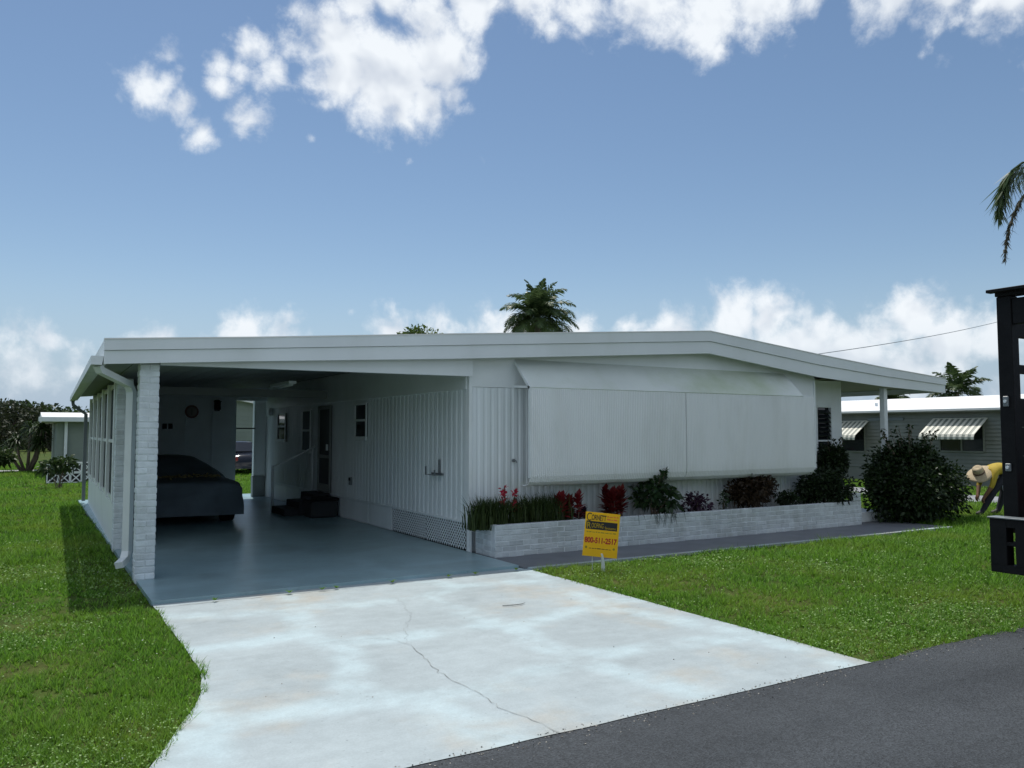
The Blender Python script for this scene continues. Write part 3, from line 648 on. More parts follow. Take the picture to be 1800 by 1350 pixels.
# gutters
gx = .56
m = MB(); s = [(0,0),(.10,0),(.115,.09),(.105,.09),(.092,.012),(.008,.012),(.008,.09),(0,.09)]
z0 = 2.29
def gut(y): return .525+skew(.64, y)
for (u, v), (u2, v2) in zip(s, s[1:]+s[:1]):
    m.add([(gut(YF)+u, YF+.0, z0+v), (gut(YF)+u2, YF, z0+v2), (gut(YB)+u2, YB, z0+v2), (gut(YB)+u, YB, z0+v)], [(0,1,2,3)])
m.add([(gut(YF)+u, YF, z0+v) for u, v in s[:3]+[s[7]]], [(0,1,2,3)]); m.build('gutter', M['gutter'], house)
def spout(path, mat): return MB().tube(path, .058, 4, flat=.8).build('downspout', mat, house)
spout([(.60,9.36,2.29),(.62,9.38,2.24),(.92,9.70,2.12),(.955,9.74,2.04),(.955,9.75,1.2),(.955,9.75,.32),(.93,9.68,.24),(.86,9.55,.2)], M['gutter'])
gy = 20.2; sx0 = gut(gy)+.05
spout([(sx0,gy,2.29),(sx0+.01,gy,2.2),(sx0+.16,gy+.02,2.08),(1.08,gy+.02,2.0),(1.08,gy+.02,1.0),(1.08,gy+.02,.1)], M['gutdark'])
# window hood and hanging shutter
HX0, HX1 = 5.69, 11.02
hd = MB(); hd.prism([(HX0,YW-.014,2.60),(HX0,YW-.014,2.575),(HX0,9.10,2.185),(HX0,9.085,2.20)], (HX1-HX0,0,0)); hood = hd.build('window_hood', M['hood'], house, label='sloping hood with green mildew stains above the shutter')
for x in (HX0-.012, HX1+.002):
    MB().prism([(x,YW-.016,2.59),(x,YW-.016,2.54),(x,9.11,2.17),(x,9.08,2.20)], (.012,0,0)).build('hood_bracket', M['white'], hood)
    MB().prism([(x,YW-.016,2.24),(x,9.09,2.215),(x,9.09,2.185),(x,YW-.016,2.21)], (.014,0,0)).build('hood_arm', M['white'], hood)
def shutter(x0, x1, label):
    prof = [(9.10,2.195),(9.10,2.10),(9.097,1.5),(9.095,1.12),(9.10,1.02),(9.125,.945),(9.17,.905),(9.24,.89),(9.32,.90)]
    m = MB(); p = .031; n = int((x1-x0)/p); xs = []
    for i in range(n):
        b = x0+i*(x1-x0)/n; q = (x1-x0)/n; xs += [(b, 0), (b+q*.3, .0065), (b+q*.6, .0065), (b+q*.85, 0)]
    xs.append((x1, 0)); vs = []; k = len(prof)
    for x, d in xs:
        for j, (y, z) in enumerate(prof):
            t = Vector((prof[min(j+1, k-1)][0]-prof[max(j-1, 0)][0], prof[min(j+1, k-1)][1]-prof[max(j-1, 0)][1])).normalized()
            vs.append((x, y+t.y*d, z-t.x*d*(1)))
    fs = [(i*k+j, (i+1)*k+j, (i+1)*k+j+1, i*k+j+1) for i in range(len(xs)-1) for j in range(k-1)]
    m.add(vs, fs); me = m.mesh('shutter_panel'); me.materials.append(M['shutter']); o = bpy.data.objects.new('shutter_panel', me); put(o, house); o['label'] = label
    md = o.modifiers.new('solid', 'SOLIDIFY'); md.thickness = .006; md.offset = 0
    e = MB()
    e.box(x0-.012 if x0 < 6 else x1-.0, x0 if x0 < 6 else x1+.012, 9.085, 9.125, 1.0, 2.2); e.build('edge_strip', M['white'], o)
    return o
shutter(5.69, 8.437, 'left ribbed white shutter panel hanging over the window'); shutter(8.447, 11.3, 'right ribbed white shutter panel hanging over the window')
box('shutter_rail', M['gutter'], house, 5.68, 11.31, 9.105, 9.14, 2.187, 2.215, .003)
box('shutter_seam', M['dark'], house, 8.4385, 8.4455, 9.104, 9.112, 1.0, 2.19, 0)

# ---------------------------------------------------------------- planter of white painted brick
planter = thing('brick_planter', (8.6, 9.2, 0), 'long low white painted brick planter under the window shutter', 'planter')
PX0, PX1, PY = 5.06, 12.24, 8.92
PH = .03+6*CH
for nm, (x0, x1, y0, y1) in (('f', (PX0+.005,PX1-.005,PY+.005,PY+.087)), ('l', (PX0+.005,PX0+.087,PY+.089,YW-.06)), ('r', (PX1-.087,PX1-.008,PY+.089,YW-.06))):
    MB().box(x0, x1, y0, y1, .02, PH-.004).build('mortar_core', M['mortar'], planter)
n = 34; L_ = (PX1-PX0)/n
BP = brick_mesh(L_-.008, .095, BH+.003); BPh = brick_mesh(L_/2-.008, .095, BH+.003)
for q in (BP, BPh): q.materials[0] = M['pbrick']
for r in range(6):
    z = .03+(r+.5)*CH
    if r % 2 == 0:
        for i in range(n): lay(BP, planter, PX0+(i+.5)*L_, PY+.0475, z, 0, .004)
    else:
        lay(BPh, planter, PX0+L_*.25, PY+.0475, z); lay(BPh, planter, PX1-L_*.25, PY+.0475, z)
        for i in range(n-1): lay(BP, planter, PX0+(i+1)*L_, PY+.0475, z, 0, .004)
    for xx in (PX0+.0475, PX1-.0475):
        for i in range(2): lay(BP, planter, xx, PY+.1+.105+i*L_, z, math.pi/2)
for i in range(2): lay(BP, planter, PX1-.11, PY+.0475, PH+(i+.5)*CH, 0, .003)
MB().box(PX0+.09, PX1-.09, PY+.09, YW-.07, .02, PH-.07).build('soil', M['soil'], planter)

# ---------------------------------------------------------------- planting
def rand_dirs(n, up=.3):
    d = rng.normal(size=(n, 3)); d /= np.linalg.norm(d, axis=1, keepdims=True); d[:,2] += up; return d
def shrub(name, c, rad, n, leaf, mat, label, cat='shrub', group=None, shell=.55, lumps=9, stems=6, width=.5, flowers=None, seed=1, droop=.25, zb=None, sprouts=0, low=.25):
    """rounded shrub: leaves spread through a lumpy volume on real stems"""
    r_ = np.random.default_rng(seed); c = Vector(c); base = Vector((c.x, c.y, zb if zb is not None else c.z-rad[2]))
    root = thing(name, base, label, cat, group)
    L0 = r_.normal(size=(lumps, 3)); L0 /= np.linalg.norm(L0, axis=1, keepdims=True); L0[:,2] = np.abs(L0[:,2])*(1+low-.25)-low
    lc = L0*np.array(rad)*.55; lr = r_.uniform(.38, .62, lumps)
    m = MB()
    tips = []
    for i in range(stems):
        k = i % lumps; t = Vector(lc[k])+c; b = base+Vector((random.uniform(-.06,.06)*rad[0]/.4, random.uniform(-.04,.04)*rad[1]/.3, 0)); mid = b.lerp(t, .5)+Vector((0,0,.08*rad[2]))
        m.tube([b, mid, t], [.014*max(1, rad[0]), .010*max(1, rad[0]), .004], 5)
    for i in range(sprouts):
        a = r_.uniform(0, 6.28); x = math.cos(a)*rad[0]*r_.uniform(.1,.75); y = math.sin(a)*rad[1]*r_.uniform(.1,.75)
        b = c+Vector((x*.6, y*.6, rad[2]*.55)); t = c+Vector((x, y, rad[2]*r_.uniform(.98, 1.22))); m.tube([b, t], [.008, .003], 4); tips.append((b, t))
    m.build('stem', M['wood'], root)
    which = r_.integers(0, lumps, n); d = r_.normal(size=(n, 3)); d /= np.linalg.norm(d, axis=1, keepdims=True)
    rr = (shell+(1-shell)*r_.random(n))**1.0
    p = lc[which]+d*(rr*lr[which])[:,None]*np.array(rad)
    p += np.array(c); p[:,2] = np.maximum(p[:,2], base.z+.03)
    if tips:
        q = []; dd = []
        for b, t in tips:
            for j in range(14):
                f = r_.uniform(.1, 1); q.append(tuple(b.lerp(t, f))); dd.append(r_.normal(size=3)+np.array([0,0,.6]))
        p = np.concatenate([p, np.array(q)]); d = np.concatenate([d, np.array(dd)])
    dn = d+r_.normal(size=d.shape)*.55; dn[:,2] += .15
    leaves('foliage', p, dn, np.full(len(p), leaf), leaf*width, mat, root, droop)
    if flowers:
        fm, fn, fs = flowers; k = r_.integers(0, n, fn); leaves('blossom', p[k]+d[k]*.03, dn[k]*0+r_.normal(size=(fn,3))+np.array([0,-.4,.5]), np.full(fn, fs), fs*.8, fm, root, .1)
    return root
def strap_clump(name, c, rx, ry, n, h, mat, label, cat, z):
    root = thing(name, c, label, cat); m = MB()
    for i in range(n):
        b = Vector((c[0]+random.gauss(0, rx*.45), c[1]+random.gauss(0, ry*.4), z)); b.x = min(max(b.x, c[0]-rx), c[0]+rx)
        a = random.uniform(0, 6.28); l = h*random.uniform(.55, 1.15); out = l*random.uniform(.15, .6); d = Vector((math.cos(a), math.sin(a), 0)); s = Vector((-d.y, d.x, 0))*.006
        p1 = b+d*out*.35+Vector((0,0,l*.62)); p2 = b+d*out+Vector((0,0,l*random.uniform(.75, 1.0)))
        m.add([b-s, b+s, p1+s, p1-s, p2], [(0,1,2,3),(3,2,4)])
    m.build('blade_leaves', mat, root); return root
def rosette(name, c, h, n, leaf, w, mat, label, cat='plant', group=None, stem=True, up=.9, z0=None):
    root = thing(name, (c[0], c[1], c[2]), label, cat, group); b = Vector(c); t = b+Vector((0,0,h))
    if stem: MB().tube([b, b.lerp(t, .5)+Vector((.01,0,0)), t], [.012,.01,.007], 5).build('stem', M['wood'], root)
    m = MB()
    for i in range(n):
        f = i/n; a = i*2.4+random.uniform(-.3,.3); hp = b.lerp(t, .25+.75*f); el = random.uniform(.1, .5)+up*f
        d = Vector((math.cos(a)*math.cos(el), math.sin(a)*math.cos(el), math.sin(el))); l = leaf*random.uniform(.7, 1.15); s = d.cross(Vector((0,0,1))).normalized()*w*random.uniform(.8, 1.2)/2; nn = s.cross(d).normalized()
        p1 = hp+d*l*.45; p2 = hp+d*l+Vector((0,0,-l*.22))
        m.add([hp, p1+s-nn*0, p2, p1-s, p1-nn*w*.15], [(0,4,1),(4,2,1),(0,3,4),(4,3,2)])
    m.build('leaves', mat, root); return root
M['liriope'] = leafmat('strap_green', (.03,.055,.016), (.07,.10,.028), .45, .3)
M['tired'] = leafmat('red_ti_leaf', (.16,.012,.018), (.30,.03,.035), .4, .35)
M['tidark'] = leafmat('dark_red_leaf', (.10,.008,.010), (.20,.02,.018), .4, .3)
M['pinkfl'] = leafmat('pink_red_flower', (.45,.02,.05), (.62,.05,.09), .5, .35)
M['green1'] = leafmat('glossy_green', (.015,.038,.014), (.04,.075,.025), .3, .25)
M['green2'] = leafmat('dark_shrub_green', (.008,.018,.006), (.024,.045,.014), .5, .2)
M['hibis'] = leafmat('hibiscus_green', (.008,.020,.006), (.028,.055,.012), .5, .2)
M['purple'] = leafmat('purple_leaf', (.035,.015,.035), (.08,.04,.07), .4, .25)
M['croton'] = leafmat('bronze_croton', (.022,.014,.008), (.05,.03,.013), .5, .2)
PZ = PH-.07
def pl(px, Y=9.2): r = ray(px, 850); return Y*r.x/r.y
strap_clump('border_grass', (pl(858), 9.16, PZ), .30, .18, 900, .42, M['liriope'], 'grassy green clump at the left end of the brick planter', 'plant', PZ)
strap_clump('border_grass', (pl(950), 9.2, PZ), .44, .18, 1200, .42, M['liriope'], 'grassy green clump between pink flowers and first red plant', 'plant', PZ)
def ginger(px, hh, label):
    x = pl(px, 9.22); root = thing('red_ginger', (x, 9.22, PZ), label, 'flower', 'pink flower spikes in the planter')
    MB().tube([(x,9.22,PZ),(x+.02,9.21,PZ+hh*.55),(x+.01,9.2,PZ+hh)], [.008,.007,.004], 5).build('stem', M['liriope'], root)
    n = 34; t = rng.random(n)**.8; pos = np.stack([x+rng.normal(0,.012,n), 9.2+rng.normal(0,.012,n), PZ+hh*(.35+.62*t)], 1); d = rng.normal(size=(n,3)); d[:,2] = np.abs(d[:,2])+.3
    leaves('petals', pos, d, np.full(n, .085), .045, M['pinkfl'], root, .2)
    n = 10; pos = np.stack([np.full(n,x), np.full(n,9.2), PZ+hh*rng.uniform(.05,.5,n)], 1); d = rng.normal(size=(n,3)); d[:,2] = .8
    leaves('leaves', pos, d, np.full(n, .2), .05, M['liriope'], root, .2)
ginger(884, .52, 'left pink flower spike in the grassy planter clump'); ginger(902, .48, 'right pink flower spike in the grassy planter clump')
def ti_cluster(cx, spread, hs, mat, label, leaf=.18):
    root = thing('red_ti_plant', (cx, 9.2, PZ), label, 'plant', 'red leaved plants in the planter')
    for i, h in enumerate(hs):
        x = cx+random.uniform(-spread, spread); y = 9.2+random.uniform(-.14,.14)
        r = rosette('cane', (x, y, PZ), h, 30, leaf, .07, mat, None, None)
        for c in list(r.children):
            c.parent = root; c.matrix_parent_inverse = wm(root).inverted()
        bpy.data.objects.remove(r)
ti_cluster(pl(996), .19, (.26,.34,.30,.36,.2,.24,.32,.28), M['tired'], 'bright red leaved plant just left of the yellow sign')
ti_cluster(pl(1072), .20, (.36,.42,.32,.40,.28,.38,.34,.30,.36), M['tidark'], 'dark red leaved plant rising behind the yellow sign')
ti_cluster(pl(1022), .08, (.12,.15), M['purple'], 'small purple leaved plant between the two red plants', .10)
shrub('green_shrub', (pl(1150), 9.18, PZ+.30), (.36,.27,.33), 520, .105, M['green1'], 'open green shrub with rounded glossy leaves, tallest left of shutter seam', width=.62, seed=3, zb=PZ, stems=9, sprouts=7)
shrub('purple_shrub', (pl(1222), 9.2, PZ+.15), (.24,.2,.19), 420, .07, M['purple'], 'small purple leaved shrub right of the open green shrub', seed=4, zb=PZ, stems=7)
shrub('sprig_plant', (pl(1273), 9.22, PZ+.17), (.08,.08,.2), 60, .07, M['green1'], 'thin upright sprig beside the bronze shrub', 'plant', seed=5, zb=PZ, stems=3, lumps=4)
shrub('bronze_shrub', (pl(1330), 9.2, PZ+.27), (.60,.28,.38), 4600, .07, M['croton'], 'dense bronze green shrub below the right shutter panel', seed=6, zb=PZ, stems=10, lumps=13, shell=.3)
shrub('low_green_shrub', (pl(1385), 9.22, PZ+.13), (.24,.2,.2), 700, .06, M['green2'], 'low dark green shrub at the right foot of the bronze shrub', seed=8, zb=PZ)
shrub('dark_shrub', (pl(1455), 9.2, PZ+.27), (.72,.30,.44), 6000, .07, M['green2'], 'wide dark shrub filling the right end of the planter', seed=7, zb=PZ, stems=10, lumps=13, shell=.3)
shrub('climbing_shrub', (pl(1465, 9.42), 9.42, PZ+.55), (.46,.28,.56), 4200, .075, M['green2'], 'tall dark green shrub at the right edge of the shutter', seed=9, zb=PZ, stems=8, lumps=11, sprouts=4)
n = 60; tr = thing('trailing_weed', (pl(1165), 8.95, PZ), 'trailing stems hanging over the planter edge below the open green shrub', 'weed')
m = MB()
for i in range(26):
    x = pl(1165, 8.95)+random.gauss(0, .22); d = random.uniform(.04, .2); m.tube([(x, 9.0, PH-.04), (x+random.uniform(-.03,.03), 8.915, PH+.012), (x+random.uniform(-.05,.05), 8.905, PH-d)], [.003,.003,.0015], 4)
m.build('stem', M['green2'], tr)
shrub('hibiscus_bush', (13.78, 9.0, .76), (1.14,.78,.82), 28000, .085, M['hibis'], 'big dark rounded bush under the right end of the roof', 'bush', seed=12, zb=0, stems=16, lumps=30, shell=.3, width=.6, sprouts=16, low=.95)

# ---------------------------------------------------------------- things in the carport
# car under a dark cover (seen from behind)
def loft(stations, k=20):
    """stations: (y, [(x, z) ...]) rings with equal point counts"""
    m = MB(); n = len(stations); kk = len(stations[0][1]); vs = [(x, y, z) for y, ring in stations for x, z in ring]
    m.add(vs, [(i*kk+j, i*kk+j+1, (i+1)*kk+j+1, (i+1)*kk+j) for i in range(n-1) for j in range(kk-1)]+[tuple(range(kk))[::-1], tuple(range((n-1)*kk, n*kk))]); return m
def covered_car():
    cx, y0 = 2.28, 14.3
    root = thing('covered_car', (cx, 16.4, .05), 'low car hidden under a dark grey cover parked in the carport', 'car')
    prof = [(0,.74,.90),(.02,.77,.91),(.35,.80,.92),(.85,.82,.93),(1.15,.90,.92),(1.65,1.12,.91),(2.0,1.17,.92),(2.7,1.17,.92),(3.2,.98,.92),(3.6,.84,.92),(4.1,.78,.90),(4.35,.70,.84)]
    ys = np.linspace(0, 4.35, 60); st = []
    for y in ys:
        h = np.interp(y, [p[0] for p in prof], [p[1] for p in prof]); w = np.interp(y, [p[0] for p in prof], [p[2] for p in prof])
        ring = []; roof = max(0, h-.84); K = 44
        for j in range(K+1):
            t = j/K; a = math.pi*t
            # flat skirt sides and a rounded top, narrower where the cabin rises
            if t < .22: x, z = -1.0, .22+(.62-.22)*(t/.22)
            elif t > .78: x, z = 1.0, .22+(.62-.22)*((1-t)/.22)
            else:
                u = (t-.22)/.56*math.pi; x = -math.copysign(abs(math.cos(u))**.55, math.cos(u)); z = .62+(h-.62)*abs(math.sin(u))**(.5+roof*1.2)
                x *= 1-(.22*roof/.35)*((z-.62)/max(.05, h-.62))
            wx = w*x
            f = mnoise.noise((y*2.2, x*3, z*2.5))*.03+mnoise.noise((y*6, x*9, z*2))*.018-abs(mnoise.noise((y*3+x*4, x*2, z*3)))*.03
            drop = (1-min(1, max(0, (z-.2)/.35)))
            wx += math.copysign(1, x)*(f+drop*.035*math.sin(y*9+x)); zz = z+f*.6+(mnoise.noise((y*3, x, 4))*.03 if z < .25 else 0)
            ring.append((cx+wx, zz))
        yy = y0+y
        st.append((yy, ring))
    # close the tail with a rounded sheet
    first = st[0][1]; back = []
    for q, (dy, sc) in enumerate(((-.10,.0),(-.06,.35))): pass
    o = loft(st).build('car_cover', [pm('car_cover_cloth', (.11,.135,.16), .65, .25, 3, .5, 14)], root, True)
    for (wy) in (y0+.75, y0+3.4):
        for wx in (cx-.78, cx+.78):
            t = MB().disc((wx, wy, .34), (1,0,0), .3, .19, 24).build('tyre', M['black'], root); MB().disc((wx+(.1 if wx > cx else -.1), wy, .34), (1,0,0), .18, .02, 18).build('rim', M['gutter'], t)
    MB().box(cx-.78, cx+.78, y0+.2, y0+4.1, .2, .3).build('floor_pan', M['black'], root)
    # leaf litter lying in the fold
    nL = 260; px = rng.uniform(-.85, .62, nL)+cx; py = y0+.55+rng.normal(0,.12,nL)+np.sin(px*3)*.15; pz = np.full(nL, .845)+rng.normal(0,.006,nL)
    o = leaves('leaf_litter', np.stack([px,py,pz],1), rng.normal(size=(nL,3))*np.array([1,1,.25]), np.full(nL,.07), .035, leafmat('dry_leaf', (.14,.10,.05), (.30,.25,.11), .8, .1), None, 0, 'stuff'); tag(o, 'dry yellow leaves lying across the covered car', 'leaves')
covered_car()
# wall ornaments on the storage wall
r = thing('wall_thermometer', (3.24,19.96,2.05), 'round reddish wall dial on the dark storage wall', 'wall dial')
MB().disc((3.24,19.965,2.08), (0,1,0), .15, .02, 28).build('rim', pm('dial_rim', (.16,.05,.045), .5), r); MB().disc((3.24,19.952,2.08), (0,1,0), .115, .004, 28).build('face', pm('dial_face', (.28,.24,.22), .6), r); MB().box(3.235,3.245,19.945,19.949,2.0,2.14).build('needle', M['black'], r)
r = thing('wall_lantern', (3.8,19.95,2.1), 'tall black lantern high on the storage wall right of the dial', 'lantern')
MB().box(3.74,3.86,19.97,19.985,2.1,2.36).build('backplate', M['black'], r); MB().box(3.735,3.865,19.86,19.968,2.13,2.31).build('lantern_body', M['black'], r, bevel=.01); MB().prism([(3.72,19.85,2.312),(3.88,19.85,2.312),(3.88,19.968,2.312),(3.72,19.968,2.312)], (0,0,.02)).build('cap', M['black'], r)
for i, (x, lb) in enumerate(((2.62,'left black plaque beside the front column on the storage wall'),(2.74,'right black plaque nearest the round wall dial'))):
    o = box('wall_plaque', M['black'], None, x, x+.095, 19.965, 19.985, 1.68, 1.8, .004); tag(o, lb, 'plaque', 'plaques on storage wall')
# ceiling light
x = 3.6; r = thing('ceiling_light', (x,14.0,2.4), 'long white tube light under the carport ceiling', 'light')
MB().box(x-.06,x+.06,12.9,14.1,2.375,2.42).build('housing', M['white'], r); MB().tube([(x,12.93,2.36),(x,14.07,2.36)], .017, 10).build('tube', M['white'], r, True)
# steps and handrail at the carport door
r = thing('door_steps', (4.7,15.5,.05), 'dark steps below the carport side door', 'steps')
dk = pm('dark_step_carpet', (.03,.032,.034), .9)
for i, (x0, z1) in enumerate(((4.66,.44),(4.38,.30),(4.10,.18))): MB().box(x0, 4.96 if i == 0 else x0+.279, 15.1, 16.0, .052, z1).build('step', dk, r, bevel=.006)
r = thing('handrail', (4.1,16.05,.05), 'white metal handrail post beside the carport steps', 'handrail')
MB().tube([(4.12,16.05,.05),(4.12,16.05,.95)], .026, 10).build('post', M['white'], r, True); MB().tube([(4.12,16.05,.93),(4.55,16.05,1.12),(4.95,16.05,1.32)], .018, 8).build('rail', M['white'], r, True); MB().tube([(4.9,16.05,.45),(4.9,16.05,1.3)], .016, 8).build('baluster', M['white'], r, True)
# bin beside the steps
r = thing('storage_bin', (4.62,14.75,.05), 'low dark bin standing against the carport wall by steps', 'bin')
MB().prism([(4.42,14.5,.052),(4.92,14.5,.052),(4.92,15.05,.052),(4.42,15.05,.052)], (0,0,.30)).build('tub', dk, r, bevel=.03); MB().prism([(4.40,14.48,.354),(4.94,14.48,.354),(4.94,15.07,.354),(4.40,15.07,.354)], (0,0,.05)).build('lid', M['black'], r, bevel=.02)
# hose hanger on the carport wall
r = thing('hose_bracket', (4.94,10.5,1.0), 'small grey metal hose bracket on the carport side wall', 'bracket')
m = MB(); m.box(4.972,4.984,10.24,10.62,1.0,1.03); m.box(4.87,4.972,10.26,10.60,1.0,1.008); m.build('shelf', M['gutdark'], r)
MB().box(4.965,4.984,10.34,10.37,1.03,1.22).build('upright', M['gutdark'], r); MB().box(4.86,4.872,10.56,10.59,1.0,1.12).build('hook', M['gutdark'], r); MB().box(4.86,4.872,10.27,10.30,1.0,1.08).build('hook', M['gutdark'], r)
r = thing('wall_socket', (4.97,14.0,.7), 'small dark outlet low on the carport side wall', 'outlet')
MB().box(4.955,4.984,13.95,14.06,.66,.80).build('cover_plate', M['gutdark'], r, bevel=.006); MB().box(4.945,4.954,13.97,14.04,.74,.79).build('flap', M['black'], r)
r = thing('wall_lamp', (4.95,19.4,2.1), 'white box lamp at the far end of carport wall', 'lamp')
MB().box(4.9,4.983,19.5,19.8,2.0,2.17).build('lamp_body', M['white'], r, bevel=.01); MB().box(4.885,4.898,19.52,19.78,2.02,2.15).build('lens', M['gutter'], r)
r = thing('wall_faucet', (5.62,9.45,1.2), 'small dark fitting on the ribbed wall left of shutter', 'fitting')
MB().disc((5.66,9.47,1.22), (0,1,0), .022, .03, 12).build('plate', M['gutdark'], r); MB().tube([(5.66,9.46,1.22),(5.665,9.42,1.22),(5.67,9.41,1.19)], .008, 6).build('spout', M['gutdark'], r)

# ---------------------------------------------------------------- yard sign
def text_mesh(txt, size, mat, parent, mtx, name='lettering', sx=1.0, bold=.0):
    cu = bpy.data.curves.new('t', 'FONT'); cu.body = txt; cu.size = size; cu.extrude = .0006; cu.align_x = 'LEFT'; cu.offset = bold
    o = bpy.data.objects.new('t', cu); C.objects.link(o); dg = bpy.context.evaluated_depsgraph_get(); me = bpy.data.meshes.new_from_object(o.evaluated_get(dg)); bpy.data.objects.remove(o)
    w = max(v.co.x for v in me.vertices)
    me.transform(mtx @ Matrix.Diagonal((sx/w if sx else 1, 1, 1, 1))); me.materials.clear(); me.materials.append(mat); me.name = name
    o = bpy.data.objects.new(name, me); put(o, parent); return o
def transl(name, col, f=.5):
    m, nt, N, L, b = newmat(name); b.inputs['Base Color'].default_value = (*col, 1); b.inputs['Roughness'].default_value = .4
    t = N.new('ShaderNodeBsdfTranslucent'); t.inputs['Color'].default_value = (*col, 1); s = N.new('ShaderNodeMixShader'); s.inputs[0].default_value = f
    L.new(b.outputs[0], s.inputs[1]); L.new(t.outputs[0], s.inputs[2]); L.new(s.outputs[0], N['Material Output'].inputs['Surface']); return m
sp = onZ(1060, 1006); sp = Vector((sp.x, sp.y, 0))
sign = thing('yard_sign', sp, 'tilted yellow yard sign with red phone number on the lawn', 'sign')
W_, H_ = .40, .50
face = math.atan2(-sp.x*.8, -sp.y)                    # turned towards the street corner
R0 = Matrix.Translation(sp+Vector((-.02,0,.425))) @ Matrix.Rotation(-math.atan2(sp.x, sp.y)*.75, 4, 'Z') @ Matrix.Rotation(math.radians(6), 4, 'Y') @ Matrix.Rotation(math.radians(-4), 4, 'X') @ Matrix.Rotation(math.pi/2, 4, 'X')
yel = transl('sign_yellow', (.86,.62,.02), .5); blk = pm('sign_black_ink', (.01,.01,.01), .5); red = pm('sign_red_ink', (.42,.02,.01), .5); orn = pm('sign_orange_ink', (.75,.20,.04), .5); grn = pm('sign_olive_ink', (.30,.24,.01), .5)
panel = MB().box(-W_/2, W_/2, -H_/2, H_/2, -.003, .003, R0).build('sign_panel', yel, sign)
def T(x, y, z=.0042): return R0 @ Matrix.Translation((x, y, z))
MB().box(-.185, .175, .055, .148, .0032, .0038, R0).build('black_band', blk, panel)
text_mesh('C', .13, blk, panel, T(-.19,.150), sx=.06); text_mesh('ORNETT', .085, blk, panel, T(-.13,.162), sx=.17, bold=.002)
def small_print(x0, x1, y, h, mat, seed):              # a line too small to read in the photograph: short strokes of ink
    r = random.Random(seed); x = x0
    while x < x1-.01:
        w = min(r.uniform(.016, .045), x1-x); MB().box(x, x+w, y, y+h*r.uniform(.6, 1), .0032, .0038, R0).build('small_print', mat, panel); x += w+.008
small_print(.05, .18, .205, .014, orn, 1); small_print(.05, .18, .172, .016, orn, 2)
text_mesh('R', .10, yel, panel, T(-.18,.065,.005), sx=.05); text_mesh('OOFING', .075, yel, panel, T(-.125,.075,.005), sx=.14); text_mesh('Systems', .04, yel, panel, T(.03,.068,.005), sx=.13)
small_print(-.175, .165, .02, .012, grn, 3)
text_mesh('800-511-2517', .085, red, panel, T(-.188,-.095), sx=.372, bold=.0035)
small_print(-.13, .13, -.163, .010, blk, 4)
for x in (-.165, .155): MB().disc(R0 @ Vector((x,-.15,.003)), R0.to_3x3() @ Vector((0,0,1)), .014, .002, 12).build('emblem', grn, panel)
for x in (-.10, .015): 
    a = R0 @ Vector((x, -.05, -.006)); MB().tube([(a.x+.012*(x<0), a.y+.02, .0), a], .004, 6).build('wire_leg', M['gutter'], sign)
a = R0 @ Vector((.02,-.21,.012)); b = Vector((sp.x+.005, sp.y-.01, .0))
MB().tube([b, b.lerp(a,.5)+Vector((.006,0,0)), a], [.022,.026,.02], 6, flat=.4).build('white_stake', M['white'], sign)

